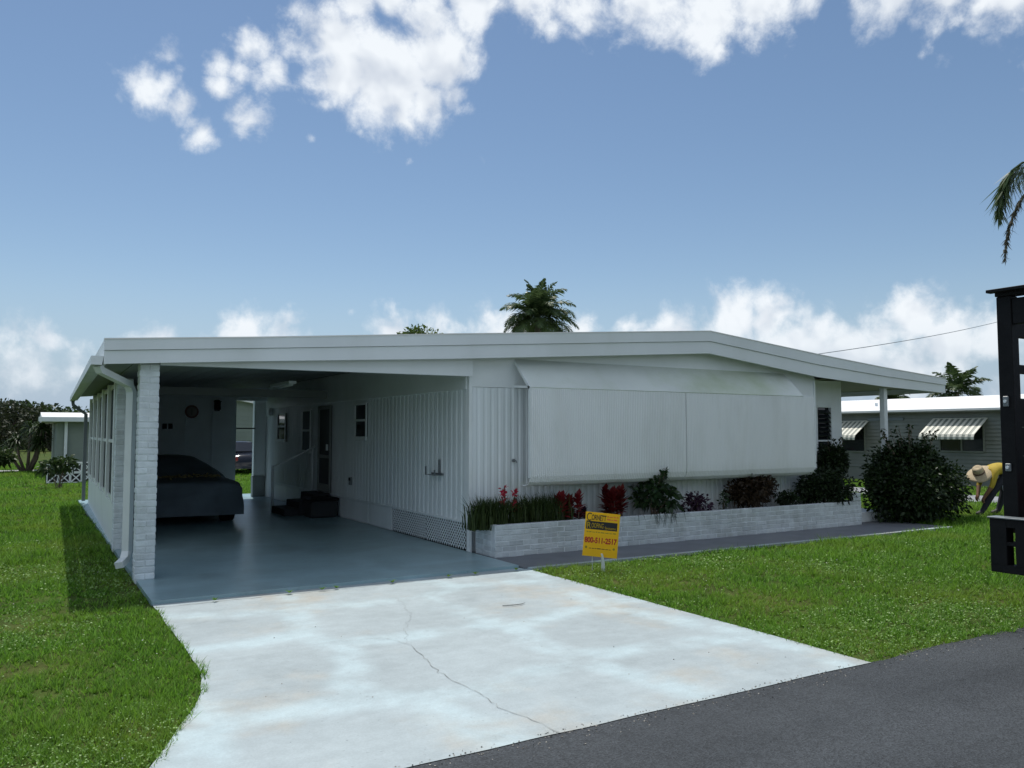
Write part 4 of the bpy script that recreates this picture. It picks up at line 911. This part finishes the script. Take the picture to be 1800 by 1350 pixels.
# ---------------------------------------------------------------- person bending
def person():
    base = onZ(1716, 908); base.z = 0; R = Vector((RT.x, RT.y, 0)).normalized(); F = Vector((FW.x, FW.y, 0)).normalized()
    root = thing('person', base, 'person in straw hat, yellow shirt and dark trousers bending down beside the bush', 'person')
    def W(r, d, z): return base+R*r+F*d+Vector((0,0,z))
    J = {}; E = []
    def j(n, r, d, z, rad, ry=None): J[n] = (W(r, d, z), rad, ry or rad)
    j('pelvis',.62,0,.90,.145); j('belly',.50,0,.93,.15); j('chest',.36,0,.91,.155); j('neckb',.24,0,.86,.075); j('neck',.19,0,.83,.06); j('head',.11,0,.79,.095); j('crown',.05,0,.74,.085)
    for s, nm in ((-1,'a'), (1,'b')):
        j('hip'+nm,.62,s*.10,.86,.105)
        j('sh'+nm,.29,s*.18,.86,.07); j('el'+nm,.20,s*.22,.60,.047)
    j('wra',.09,-.16,.40,.034); j('haa',.06,-.14,.34,.036); j('wrb',.12,.12,.42,.034); j('hab',.09,.10,.36,.036)
    j('kna',.28,-.12,.50,.075); j('ana',.05,-.12,.10,.048); j('toa',-.08,-.13,.045,.045)
    j('knb',.62,.12,.47,.075); j('anb',.50,.13,.10,.048); j('tob',.36,.13,.045,.045)
    E = [('pelvis','belly'),('belly','chest'),('chest','neckb'),('neckb','neck'),('neck','head'),('head','crown'),('pelvis','hipa'),('pelvis','hipb'),('hipa','kna'),('kna','ana'),('ana','toa'),('hipb','knb'),('knb','anb'),('anb','tob'),('chest','sha'),('chest','shb'),('sha','ela'),('ela','wra'),('wra','haa'),('shb','elb'),('elb','wrb'),('wrb','hab')]
    for h, sgn in (('haa',-1), ('hab',1)):
        p = J[h][0]
        for q in range(5):
            l = (.055,.075,.085,.078,.06)[q]; dd = F*((q-2)*.019)*sgn
            k1 = p+dd+Vector((0,0,-.03))+R*(-.01); k2 = k1+Vector((0,0,-l*.6))+R*(.012)+dd*.1
            if q == 0: k1 = p+F*(-.035*sgn)+Vector((0,0,-.005)); k2 = k1+F*(-.018*sgn)+Vector((0,0,-.045))
            J[h+'f%d' % q] = (k1, .0095, .0095); J[h+'t%d' % q] = (k2, .008, .008); E += [(h, h+'f%d' % q), (h+'f%d' % q, h+'t%d' % q)]
    names = list(J); me = bpy.data.meshes.new('body'); me.from_pydata([J[n][0] for n in names], [(names.index(a), names.index(b)) for a, b in E], [])
    o = bpy.data.objects.new('body', me); C.objects.link(o)
    md = o.modifiers.new('s', 'SKIN'); md.use_smooth_shade = True
    for i, n in enumerate(names): me.skin_vertices[0].data[i].radius = (J[n][1], J[n][2]); me.skin_vertices[0].data[i].use_root = (n == 'pelvis')
    sb = o.modifiers.new('d', 'SUBSURF'); sb.levels = 2; sb.render_levels = 2
    dg = bpy.context.evaluated_depsgraph_get(); me2 = bpy.data.meshes.new_from_object(o.evaluated_get(dg)); bpy.data.objects.remove(o)
    skin = pm('skin', (.22,.11,.065), .55); shirt = pm('yellow_shirt', (.46,.33,.03), .8, .12, 9, .3, 30); pants = pm('navy_trousers', (.018,.02,.03), .85, .2, 9); shoe = pm('dark_shoes', (.02,.018,.016), .6)
    me2.materials.clear()
    for mm in (skin, shirt, pants, shoe): me2.materials.append(mm)
    def segd(p, a, b):
        ab = b-a; t = max(0, min(1, (p-a).dot(ab)/ab.length_squared)); return (p-(a+ab*t)).length
    cls = {}
    for (a, b) in E:
        if a in ('hipa','hipb','kna','knb') or b in ('hipa','hipb'): cls[(a,b)] = 2
        elif a in ('ana','anb'): cls[(a,b)] = 3
        elif (a, b) in (('pelvis','belly'),('belly','chest'),('chest','neckb'),('chest','sha'),('chest','shb'),('sha','ela'),('shb','elb')): cls[(a,b)] = 1
        else: cls[(a,b)] = 0
    for p in me2.polygons:
        e = min(E, key=lambda e: segd(p.center, J[e[0]][0], J[e[1]][0])/(J[e[0]][1]+J[e[1]][1])); p.material_index = cls[e]; p.use_smooth = True
    o = bpy.data.objects.new('body', me2); put(o, root)
    # straw hat: brim and crown, tilted towards the ground
    hc = W(.085, -.01, .80); ax = (R*(-.50)+F*(-.42)+Vector((0,0,.78))).normalized(); Q = Matrix.Translation(hc) @ ax.to_track_quat('Z', 'Y').to_matrix().to_4x4()
    st = pm('straw', (.52,.42,.27), .8, .15, 40, .6, 120)
    def lathe(P, k=36):
        m = MB(); vs = [Q @ Vector((math.cos(2*math.pi*j/k)*r*(1+.05*math.sin(3*2*math.pi*j/k+1)*(r > .15)), math.sin(2*math.pi*j/k)*r, z+(.02*math.sin(2*2*math.pi*j/k) if r > .15 else 0))) for r, z in P for j in range(k)]
        m.add(vs, [(i*k+j, i*k+(j+1)%k, (i+1)*k+(j+1)%k, (i+1)*k+j) for i in range(len(P)-1) for j in range(k)]); return m
    brim = lathe([(.098,.05),(.13,.04),(.20,.03),(.235,.012),(.235,.006),(.2,.023),(.13,.033),(.095,.04)]).build('hat', st, root, True, label='wide straw hat')
    lathe([(.102,.045),(.100,.10),(.093,.15),(.07,.175),(.03,.165),(.002,.16)]).build('hat_crown', st, brim, True)
    lathe([(.106,.05),(.105,.085),(.1005,.086)]).build('hat_band', pm('hat_band', (.16,.10,.07), .8), brim, True)
    # rag in the hand side pocket
    a = W(.40,-.20,.60); m = MB(); m.add([a, a+R*.13+Vector((0,0,.05)), a+R*.10+Vector((0,0,-.12)), a+R*.01+Vector((0,0,-.14)), a+R*.06-F*.04+Vector((0,0,-.04))], [(0,1,4),(1,2,4),(2,3,4),(3,0,4)]); m.build('rag', pm('pale_blue_rag', (.5,.56,.66), .8), root)
person()

# ---------------------------------------------------------------- stake body truck at the right edge (mostly outside the frame)
def truck():
    X0, Y0, Y1 = 6.52, 1.30, 3.50; zb = .95; zt = 2.66
    root = thing('work_truck', (9, 2.4, .012), 'black stake sided work truck standing at the right edge on the road', 'truck')
    Lb = 4.2
    bed = MB().box(X0, X0+Lb, Y0, Y1, zb-.12, zb).build('bed_floor', M['wood'], root)
    box('bed_edge', M['gutdark'], bed, X0-.05, X0-.002, Y0, Y1, zb-.05, zb+.004)
    for y0, y1 in ((Y0, Y0+.11), (Y1-.11, Y1)):
        box('corner_post', M['black'], root, X0, X0+.10, y0, y1, zb+.002, zt)
        for i in range(1, 6): box('stake', M['black'], root, X0+i*.82, X0+i*.82+.07, y0+.02, y1-.02, zb+.002, zt-.02)
        for (za, zc) in ((.96,1.18),(1.184,1.41),(1.414,1.64),(1.644,1.87),(2.07,2.14),(2.36,2.64)):
            yy0, yy1 = (y0-.03, y0+.018) if y0 < 2 else (y1-.018, y1+.03)
            box('side_board', M['black'], root, X0+.102, X0+Lb, yy0, yy1, za, zc)
    box('rear_header', M['black'], root, X0-.02, X0+.1, Y0+.0, Y1-.0, zt+.002, zt+.06); box('header_lip', M['black'], root, X0-.09, X0-.022, Y0, Y1+.03, zt+.03, zt+.055, .003)
    box('rear_rail', M['black'], root, X0+.01, X0+.08, Y0+.112, Y1-.112, zt-.22, zt-.02)
    # folding step frame hanging below the bed
    st = MB(); x = X0-.16
    fr = MB()
    for (ya, yb) in ((3.40,3.52),(3.22,3.335)): fr.box(x, x+.10, ya, yb, .60, .93)
    st_ = fr.build('step_frame', M['black'], root)
    for (za, zc) in ((.88,.945),(.745,.775),(.54,.602)): box('rung', M['black'], st_, x+.003, x+.097, 3.215, 3.525, za, zc, .004)
    box('tread', M['gutdark'], st_, x-.02, X0-.052, Y0+.2, 3.53, .947, .958, .002)
    box('bumper', M['black'], root, X0+.02, X0+.12, Y0+.15, 3.1, .52, .66, .01)
    for yy in (Y0+.75, Y1-.75): box('frame_rail', M['black'], root, X0+.13, X0+6.3, yy-.05, yy+.05, .60, .82)
    ty = pm('tyre_rubber', (.02,.02,.02), .85)
    for wx in (X0+1.2, X0+5.4):
        for yy, s in ((Y0+.2, -1), (Y1-.2, 1)):
            w = MB().disc((wx, yy, .45), (0,1,0), .44, .26, 28).build('wheel', ty, root, bevel=.02); MB().disc((wx, yy+s*.132, .45), (0,1,0), .25, .02, 20).build('rim', M['gutter'], w)
        box('axle', M['black'], root, wx-.05, wx+.05, Y0+.34, Y1-.34, .40, .50)
    cx = X0+Lb+.12; cab = MB().prism([(cx,Y0+.1,.6),(cx+2.2,Y0+.1,.6),(cx+2.2,Y0+.1,1.3),(cx+1.6,Y0+.1,1.42),(cx+1.15,Y0+.1,2.1),(cx,Y0+.1,2.15)], (0,2.0,0)).build('cab', pm('truck_cab_paint', (.5,.5,.5), .3), root, bevel=.04)
    MB().prism([(cx+.3,Y0+.088,1.45),(cx+1.35,Y0+.088,1.45),(cx+1.05,Y0+.088,2.0),(cx+.3,Y0+.088,2.02)], (0,.008,0)).build('side_window', M['glass'], cab)
    for (za, zc) in ((1.80,1.88),(1.30,1.36)):
        lt = box('latch', M['gutdark'], root, X0-.022, X0-.002, Y1-.075, Y1-.035, za, zc, .004); MB().disc((X0-.028,Y1-.055,(za+zc)/2), (1,0,0), .012, .012, 10).build('bolt', M['gutter'], lt)
    # tools standing in the bed
    r = thing('fuel_can', (X0+.35, 3.30, zb), 'small red can behind the rear post of the truck bed', 'can'); MB().box(X0+.22,X0+.46,3.22,3.40,zb+.002,zb+.34).build('can_body', pm('red_plastic', (.35,.03,.03), .5), r, bevel=.02); MB().tube([(X0+.3,3.3,zb+.34),(X0+.27,3.3,zb+.40),(X0+.22,3.31,zb+.45)], [.03,.02,.015], 8).build('spout', pm('green_plastic', (.05,.22,.10), .5), r)
    r = thing('blue_drum', (X0+.5, 2.95, zb), 'pale blue drum standing on the truck bed', 'drum'); MB().tube([(X0+.5,2.92,zb+.002),(X0+.5,2.92,zb+.05),(X0+.5,2.92,zb+.45),(X0+.5,2.92,zb+.5)], [.19,.2,.2,.17], 20).build('drum_body', pm('blue_plastic', (.16,.28,.38), .5), r); MB().disc((X0+.5,2.92,zb+.515), (0,0,1), .15, .028, 18).build('lid', M['black'], r)
truck()

# ---------------------------------------------------------------- palms and trees
M['palm'] = leafmat('palm_leaflet', (.045,.08,.032), (.11,.16,.06), .4, .35)
M['palmdry'] = leafmat('dry_palm', (.05,.05,.035), (.12,.11,.07), .7, .15)
M['trunk'] = pm('palm_trunk', (.20,.17,.14), .9, .2, 6, .6, 20)
M['leafA'] = leafmat('canopy_leaf', (.025,.05,.014), (.06,.10,.028), .5, .3)
M['leafB'] = leafmat('bright_canopy_leaf', (.06,.11,.02), (.12,.17,.035), .5, .35)
M['leafD'] = leafmat('dark_canopy_leaf', (.02,.03,.012), (.045,.055,.022), .6, .2)
def frond(origin, az, el, length, mat, root, leaflet=.45, n=46, droop=1.0, name='frond', lw=.035, plume=0.0, dy=1.0):
    m = MB(); P = []; d = Vector((math.sin(az)*math.cos(el), math.cos(az)*math.cos(el), math.sin(el))); p = Vector(origin); st = length/16
    for i in range(17):
        P.append(p.copy()); p = p+d*st; d = (d+Vector((0,0,-droop*.11*(i/16+.35)))).normalized()
    m.tube(P, [.022*(1-.85*i/16)*length/2.2 for i in range(17)], 4)
    for i in range(n):
        f = .14+.86*i/n; q = f*16; k = min(15, int(q)); c = P[k].lerp(P[k+1], q-k); t = (P[k+1]-P[k]).normalized()
        sd = t.cross(Vector((0,0,1)));  sd = sd.normalized() if sd.length > .01 else Vector((1,0,0)); up = sd.cross(t)
        ll = leaflet*math.sin(math.pi*min(1, .18+.8*f))*random.uniform(.8, 1.15)
        for s in (-1, 1):
            o = (sd*s*.8+t*.65+up*random.uniform(-.1,.45)*plume+Vector((0,0,random.uniform(-.25,.1)))).normalized()
            e = c+o*ll+Vector((0,0,-ll*.35*dy)); mid = c+o*ll*.55+Vector((0,0,-ll*.06*dy)); w = t*lw*.5
            m.add([c-w*.5, c+w*.5, mid+w, mid-w, e], [(0,1,2,3),(3,2,4)])
    o = m.build(name, mat, root); return o
def palm(name, x, y, h, nf, length, label, mat=None, leaflet=.45, el0=-.5, el1=1.35, tr=.16, lean=(0,0), seed=1, plume=1.0, lw=.035, group=None, droop=1.0, avoid=None):
    random.seed(seed); root = thing(name, (x, y, 0), label, 'palm', group); mat = mat or M['palm']
    P = [(x+lean[0]*t*t, y+lean[1]*t*t, h*t) for t in (0,.1,.3,.5,.7,.85,1)]
    MB().tube(P, [tr*1.35,tr*1.1,tr,tr*.95,tr*.9,tr*.95,tr*.8], 12).build('trunk', M['trunk'], root, True)
    top = Vector(P[-1])
    for i in range(nf):
        f = (i+.5)/nf; az = i*2.3999+random.uniform(-.2,.2)
        if avoid and Vector((math.sin(az), math.cos(az), 0)).dot(avoid) > -.1: continue
        frond(top, az, el0+(el1-el0)*f+random.uniform(-.1,.1), length*random.uniform(.85, 1.1), mat, root, leaflet, plume=plume, lw=lw, droop=droop*random.uniform(.85, 1.2))
    return root
def dirxy(px, z): d = ray(px, 675); return d.x*z, d.y*z
# queen palm behind the roof
x, y = dirxy(946, 42); palm('queen_palm', x, y, 1.6+(760-562)/FPX*42, 40, 2.35, 'feathery green palm rising behind the roof ridge', leaflet=.75, el0=-.25, el1=1.5, seed=4, lw=.08, droop=1.3, tr=.2)
x, y = dirxy(1682, 62); palm('fan_palm', x, y, 1.6+(760-692)/FPX*62, 16, 2.6, 'green palm behind the neighbouring white roof at right', leaflet=.9, el0=-.1, el1=1.3, seed=5, lw=.12)
x, y = dirxy(1568, 62); palm('fan_palm', x, y, 1.6+(760-706)/FPX*62, 12, 1.5, 'small palm seen between porch post and neighbouring roof', leaflet=.7, el0=0, el1=1.3, seed=6, lw=.10)
# coconut palm just outside the frame: one drooping dry frond shows at the right edge
rx, ry = 14.2, 6.0
cp = palm('tall_palm', rx, ry, 5.5, 26, 2.3, 'palm at the right edge with a drooping dry frond', leaflet=.5, el0=.55, el1=1.3, seed=8, tr=.17, avoid=-RT)
random.seed(21)
def hang(path, n, ll, mat, root, sag=.9):
    m = MB(); P = [Vector(p) for p in path]; m.tube(P, [.022*(1-.6*i/(len(P)-1)) for i in range(len(P))], 5)
    for i in range(n):
        f = random.random()**.8; q = f*(len(P)-1); k = min(len(P)-2, int(q)); c = P[k].lerp(P[k+1], q-k); t = (P[k+1]-P[k]).normalized()
        o = (Vector((random.gauss(0,.5), random.gauss(0,.5), -sag))+t*.5).normalized(); l = ll*random.uniform(.5, 1.1)*(1-.55*max(0, f-.6)/.4); w = t.cross(o); w = w.normalized()*.012 if w.length > .01 else Vector((.012,0,0))
        mid = c+o*l*.5; e = c+o*l+Vector((random.gauss(0,.02), random.gauss(0,.02), -.03)); m.add([c-w*.4, c+w*.4, mid+w, mid-w, e], [(0,1,2,3),(3,2,4)])
    return m.build('frond', mat, root)
zz = 12.0
hang([(rx,ry,5.5)]+[atz(px, py, zz) for px, py in ((1850,290),(1820,284),(1797,286),(1778,300),(1766,325),(1760,352),(1758,378))], 330, .52, M['palm'], cp)
hang([(rx,ry,5.4)]+[atz(px, py, zz) for px, py in ((1840,330),(1808,335),(1795,352),(1782,375),(1774,400),(1768,430),(1766,458))], 200, .16, M['palmdry'], cp, .6)

def tree(name, x, y, h, cr, n, leaf, mat, label, seed=1, flat=.8, group=None, trunk=.14, lumps=14):
    r_ = np.random.default_rng(seed); random.seed(seed); root = thing(name, (x, y, 0), label, 'tree', group); m = MB(); ch = h-cr*flat
    m.tube([(x,y,0),(x+.1,y,ch*.4),(x,y,ch*.8)], [trunk*1.3,trunk,trunk*.8], 8)
    L0 = r_.normal(size=(lumps, 3)); L0 /= np.linalg.norm(L0, axis=1, keepdims=True); lc = L0*np.array([cr,cr,cr*flat])*.62+np.array([x,y,ch])
    for c in lc: m.tube([(x,y,ch*.55),tuple(Vector((x,y,ch*.75)).lerp(Vector(c),.5)),tuple(c)], [trunk*.5,trunk*.3,.02], 5)
    m.build('trunk', M['wood'], root)
    lr = r_.uniform(.3, .5, lumps)*cr; which = r_.integers(0, lumps, n); d = r_.normal(size=(n,3)); d /= np.linalg.norm(d, axis=1, keepdims=True)
    p = lc[which]+d*(lr[which]*r_.random(n)**.4)[:,None]*np.array([1,1,flat]); dn = d+r_.normal(size=d.shape)*.7
    leaves('crown', p, dn, np.full(n, leaf), leaf*.6, mat, root, .2); return root
x, y = dirxy(738, 34); tree('leafy_tree', x, y, 1.6+(760-573)/FPX*34, 1.3, 2600, .17, M['leafB'], 'bright green tree top just showing over the roof', 3, .7)
for i, (px, py, z, cr, mt, lb) in enumerate(((8,704,75,4.2,'leafD','dark tall tree at the left edge of the picture'),(52,722,80,3.4,'leafA','green tree between the dark left tree and neighbour roof'),(95,720,70,2.8,'leafD','dark brownish tree above the neighbour roof at left'),(-40,715,68,4.0,'leafD','dark tree at the far left beyond the lawn'),(128,733,95,3.2,'leafA','distant green tree over the right part of the neighbour roof'))):
    x, y = dirxy(px, z); tree('background_tree', x, y, 1.6+(760-py)/FPX*z, cr, 4200, .34, M[mt], lb, 30+i, .62, 'trees beyond the left lawn', .2)
# distant greenery to close the horizon
def treeline(name, x0, x1, y, h, n, leaf, mat, label, seed):
    r_ = np.random.default_rng(seed); X = r_.uniform(x0, x1, n); H = h*(.55+.5*vnoise(X, X*0, .22, seed)); Z = H*r_.random(n)**.6
    p = np.stack([X, y+r_.normal(0, 1.6, n), Z], 1); d = r_.normal(size=(n,3)); d[:,2] += .3
    o = leaves(name, p, d, np.full(n, leaf), leaf*.6, mat, None, .2, 'stuff'); tag(o, label, 'trees')
treeline('distant_trees', -60, 20, 105, 5.2, 16000, .6, M['leafA'], 'far belt of green trees along the left horizon', 50)
treeline('distant_trees', 40, 190, 70, 3.6, 22000, .6, M['leafA'], 'far belt of green trees beyond the right neighbour', 51)
# spiky multi-trunk tree on the left lawn
def spiky():
    b = onZ(48, 830); b.z = 0; root = thing('dracaena_tree', b, 'spiky multi trunk tree standing on the left lawn', 'tree'); random.seed(5)
    tr = MB(); R = Vector((RT.x, RT.y, 0)); heads = []
    for (r, z, r0) in ((-.55,1.25,-.1),(-.1,1.75,0),(.35,1.35,.05),(.75,1.15,.1),(-1.0,1.0,-.2),(.15,1.1,.0),(.55,1.75,.1)):
        a = b+R*r0; t = b+R*r+Vector((random.uniform(-.3,.3), random.uniform(-.3,.3), z)); tr.tube([a, a.lerp(t,.5)+R*(r*.15), t], [.07,.055,.04], 7); heads.append(t)
    tr.build('trunk', M['wood'], root, True)
    for t in heads:
        m = MB()
        for i in range(110):
            el = random.uniform(-.5, 1.3); az = random.uniform(0, 6.28); d = Vector((math.cos(az)*math.cos(el), math.sin(az)*math.cos(el), math.sin(el))); l = random.uniform(.4,.75); s = d.cross(Vector((0,0,1))).normalized()*.024
            p1 = t+d*l*.55; p2 = t+d*l+Vector((0,0,-l*.35)); m.add([t-s, t+s, p1+s, p1-s, p2], [(0,1,2,3),(3,2,4)])
        m.build('crown', M['leafA'], root)
    return root
spiky()
b = onZ(105, 860); shrub('lawn_shrub', (b.x, b.y, .62), (.52,.4,.34), 420, .16, M['leafA'], 'small leggy shrub on the lawn before the patterned block wall', 'shrub', seed=40, zb=0, stems=9, lumps=7, width=.55)
b = onZ(15, 832); shrub('lawn_shrub', (b.x-.6, b.y, .6), (.9,.6,.6), 900, .2, M['leafA'], 'dark shrub at the left edge of the far lawn', 'shrub', seed=41, zb=0, stems=9, lumps=9)

# ---------------------------------------------------------------- neighbours
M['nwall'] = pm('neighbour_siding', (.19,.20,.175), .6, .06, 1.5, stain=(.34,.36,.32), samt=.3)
M['nwall2'] = pm('greenish_siding', (.22,.26,.225), .6, .06, 1.5)
M['awnw'] = pm('awning_cream', (.66,.64,.54), .5, .05); M['awnd'] = pm('awning_grey_green', (.22,.24,.20), .5, .05)
def neighbour_right():
    XN = 24.2; Y0, Y1 = 9.5, 34; ze = 2.28
    root = thing('neighbour_house', (XN+2, 18, 0), 'beige neighbouring mobile home with bright white roof and striped awnings', 'house')
    n = 16
    for i in range(n):                                      # lap siding boards, each tilted a little
        z0 = .45+i*(ze-.45)/n; z1 = z0+(ze-.45)/n; m = MB(); m.prism([(XN-.03,Y0,z0),(XN,Y0,z1),(XN+.02,Y0,z1),(XN+.02,Y0,z0)], (0,Y1-Y0,0)); m.build('siding_board', M['nwall'], root)
    MB().box(XN+.021,XN+4.2,Y0+.01,Y1-.01,.1,ze).build('wall', M['nwall'], root)
    sk = MB().box(XN+.0,XN+.02,Y0,Y1,0,.445).build('skirting', M['nwall'], root)
    MB().prism([(XN-.35,Y0-.3,ze+.03),(XN+2.1,Y0-.3,ze+.50),(XN+4.6,Y0-.3,ze+.03),(XN+4.6,Y0-.3,ze-.03),(XN-.35,Y0-.3,ze-.03)], (0,Y1-Y0+.6,0)).build('roof', pm('bright_white_roof', (.82,.82,.80), .6, .03), root)
    MB().box(XN-.30,XN-.02,Y0-.25,Y1,ze-.065,ze-.032).build('soffit', M['nwall'], root)
    for (y, r) in ((19.0,.06),(17.4,.05)): MB().tube([(XN+.6,y,ze+.1),(XN+.6,y,ze+.32)], r, 10).build('roof_vent', M['shed'], root)
    box('wall_vent', M['gutdark'], root, XN-.05, XN-.015, 16.0, 17.3, 1.98, 2.08)
    def win(pa, pb, za, zb, panes):
        w = MB().box(XN-.03, XN-.016, pa, pb, za, zb).build('window', M['glass'], root); f = .05
        ys = np.linspace(pa, pb, panes+1)
        for yv in ys: box('frame', M['nwall'], w, XN-.06, XN-.031, yv-f/2, yv+f/2, za, zb, .004)
        for zv in (za, zb): box('frame', M['nwall'], w, XN-.055, XN-.031, pa+f/2, pb-f/2, zv-f/2, zv+f/2, .004)
    def awning(ya, yb, zt, drop, out, label):
        aw = MB().tube([(XN-.03,ya+.02,zt),(XN-.03,yb-.02,zt)], .015, 6).build('awning', M['awnw'], root, label=label)
        k = int((yb-ya)/.085)
        for i in range(k):
            y0 = ya+i*(yb-ya)/k; y1 = y0+(yb-ya)/k-.004; up = .012 if i % 2 == 0 else 0
            m = MB(); P = [(XN-.02,zt+up),(XN-out,zt-drop+.14+up),(XN-out-.04,zt-drop+.06+up),(XN-out-.045,zt-drop)]
            Q = P+[(px_+.008, pz_-.012) for px_, pz_ in P[::-1]]
            m.prism([(a, y0, b) for a, b in Q], (0, y1-y0, 0)); m.build('slat', M['awnw'] if i % 2 == 0 else M['awnd'], aw)
    yA, yB = onX(1730, 740, XN).y, onX(1653, 760, XN).y
    win(yA, yB, 1.02, 1.95, 2); awning(yA-.12, yB+.22, 2.02, .62, .75, 'striped cream awning over the double window')
    yD = onX(1528, 740, XN).y
    awning(yD, yD+3.0, 1.98, .62, .75, 'striped cream awning behind the porch post'); win(yD+.15, yD+2.8, .95, 1.9, 2)
neighbour_right()
def far_house(name, label, x0, x1, y0, y1, ze, ridge, wall, roofm, winds, gable=False):
    root = thing(name, ((x0+x1)/2, (y0+y1)/2, 0), label, 'house')
    MB().box(x0, x1, y0, y1, 0, ze).build('wall', wall, root)
    if gable: MB().prism([(x0-.35,y0-.35,ze),((x0+x1)/2,y0-.35,ridge),(x1+.35,y0-.35,ze),(x1+.35,y0-.35,ze-.1),((x0+x1)/2,y0-.35,ridge-.12),(x0-.35,y0-.35,ze-.1)], (0,y1-y0+.7,0)).build('roof', roofm, root); MB().prism([(x0,y0+.01,ze),((x0+x1)/2,y0+.01,ridge-.12),(x1,y0+.01,ze)], (0,.1,0)).build('gable', wall, root)
    else: MB().prism([(x0-.5,y0-.4,ze),(x0-.5,y1+.4,ze),(x0-.5,y1+.4,ze+.18),(x0-.5,(y0+y1)/2,ridge),(x0-.5,y0-.4,ze+.18)], (x1-x0+1.0,0,0)).build('roof', roofm, root)
    n = int(ze/.2)
    for i in range(n): MB().prism([(x0,y0-.016,i*.2),(x0,y0-.004,i*.2+.198),(x0,y0-.001,i*.2+.198),(x0,y0-.001,i*.2)], (x1-x0,0,0)).build('siding_board', wall, root)
    for (a, b, za, zb) in winds:
        w = MB().box(a, b, y0-.05, y0-.02, za, zb).build('window', M['glass'], root)
        for (p, q, r, s) in ((a-.06,a,za-.06,zb+.06),(b,b+.06,za-.06,zb+.06),(a,b,zb,zb+.06),(a,b,za-.06,za),(a,b,(za+zb)/2-.03,(za+zb)/2+.03)): box('frame', M['white'], w, p, q, y0-.07, y0-.03, r, s, 0)
    return root
YL = 34.0
xl = YL*ray(100, 760).x/ray(100, 760).y
fh = far_house('garden_house', 'greenish neighbouring house with white gutter behind the left lawn', xl, xl+4.2, YL, YL+7, 1.98, 2.4, M['nwall2'], M['roof'], [(xl+1.15,xl+1.9,1.0,1.55),(xl+2.6,xl+3.4,1.0,1.55)])
box('gutter', M['gutter'], fh, xl-.6, xl+4.7, YL-.52, YL-.42, 1.99, 2.15); box('downspout', M['gutter'], fh, xl+.24, xl+.34, YL-.14, YL-.05, 0, 1.98)
YG = 36.0; xg = YG*ray(425, 760).x/ray(425, 760).y
far_house('gable_house', 'pale sided gable house seen through the gap behind the carport', xg-1.4, xg+3.6, YG+6, YG+13, 2.75, 3.3, M['nwall2'], M['roof'], [(xg-.9,xg-.3,1.1,1.7)], True)
# patterned block wall
bw = thing('block_wall', (.8,29.0,0), 'white openwork concrete block wall before the greenish house', 'wall')
bs = .32
mm = MB(); e = .03
for (a, b, c, d) in ((0,bs,0,e),(0,bs,bs-e,bs),(0,e,e,bs-e),(bs-e,bs,e,bs-e)): mm.box(a, b, 0, .1, c, d)
for s in (0, 1):
    p, q = ((e,e),(bs-e,bs-e)) if s == 0 else ((e,bs-e),(bs-e,e)); dd = Vector((q[0]-p[0], q[1]-p[1])).normalized(); nn = Vector((-dd.y, dd.x))*.016; y0 = .01+s*.003
    mm.prism([(p[0]+nn.x,y0,p[1]+nn.y),(q[0]+nn.x,y0,q[1]+nn.y),(q[0]-nn.x,y0,q[1]-nn.y),(p[0]-nn.x,y0,p[1]-nn.y)], (0,.08-s*.006,0))
bme = mm.mesh('block'); bme.materials.append(M['white'])
for i in range(7):
    for k in range(2):
        o = bpy.data.objects.new('block', bme); o.location = (.52+i*(bs+.004), 29.0, .02+k*(bs+.004)); put(o, bw)
MB().box(.5,2.8,29.3,29.34,0,.66).build('backing', M['dark'], bw)
# parked car beyond the gap
def far_car(cx, y0, label):
    root = thing('parked_car', (cx, y0+2, 0), label, 'car'); P = [(0,.45),(.05,.75),(.9,.82),(1.5,1.25),(2.7,1.28),(3.5,.88),(4.3,.72),(4.4,.4)]; st = []
    for y in np.linspace(0, 4.4, 26):
        h = np.interp(y, [p[0] for p in P], [p[1] for p in P]); ring = []
        for j in range(17):
            u = math.pi*j/16; x = -math.copysign(abs(math.cos(u))**.6, math.cos(u))*.86; z = .25+(h-.25)*abs(math.sin(u))**.6; x *= 1-.18*max(0, (z-.8)/.5); ring.append((cx+x, z))
        st.append((y0+y, ring))
    body = loft(st).build('body', pm('black_car_paint', (.015,.016,.02), .12), root, True)
    for wy in (y0+.8, y0+3.5):
        for wx in (cx-.78, cx+.78): t = MB().disc((wx, wy, .31), (1,0,0), .31, .2, 20).build('tyre', M['black'], root); MB().disc((wx+(.11 if wx > cx else -.11), wy, .31), (1,0,0), .19, .02, 16).build('rim', M['gutter'], t)
    MB().prism([(cx-.62,y0+.93,.86),(cx+.62,y0+.93,.86),(cx+.5,y0+1.42,1.2),(cx-.5,y0+1.42,1.2)], (0,-.02,.02)).build('rear_window', M['glass'], root)
    for x in (cx-.62, cx+.62): MB().box(x-.14,x+.14,y0-.02,y0+.04,.55,.68).build('tail_light', pm('tail_lamp', (.3,.02,.02), .3), root)
xk = 31*ray(428, 760).x/ray(428, 760).y
far_car(xk+.3, 31, 'dark car parked behind the carport gap')
# utility line with its pole beyond the frame
A = atz(1400, 622, 16.5); Bp = atz(1757, 551, 24); Dv = (Bp-A); E_ = A+Dv*1.75
r = thing('utility_pole', (E_.x, E_.y, 0), 'wooden utility pole off to the right with its thin wire over the roof', 'pole')
MB().tube([(E_.x,E_.y,0),(E_.x,E_.y,E_.z+1)], [.16,.11], 12).build('pole', M['wood'], r); MB().box(E_.x-.9,E_.x+.9,E_.y-.06,E_.y+.06,E_.z+.3,E_.z+.42).build('crossarm', M['wood'], r)
A2 = A-Dv*.16
MB().tube([A2.lerp(E_, t)+Vector((0,0,-.5*math.sin(math.pi*t)*.5)) for t in np.linspace(0, 1, 24)], .008, 5).build('wire', M['gutdark'], r)
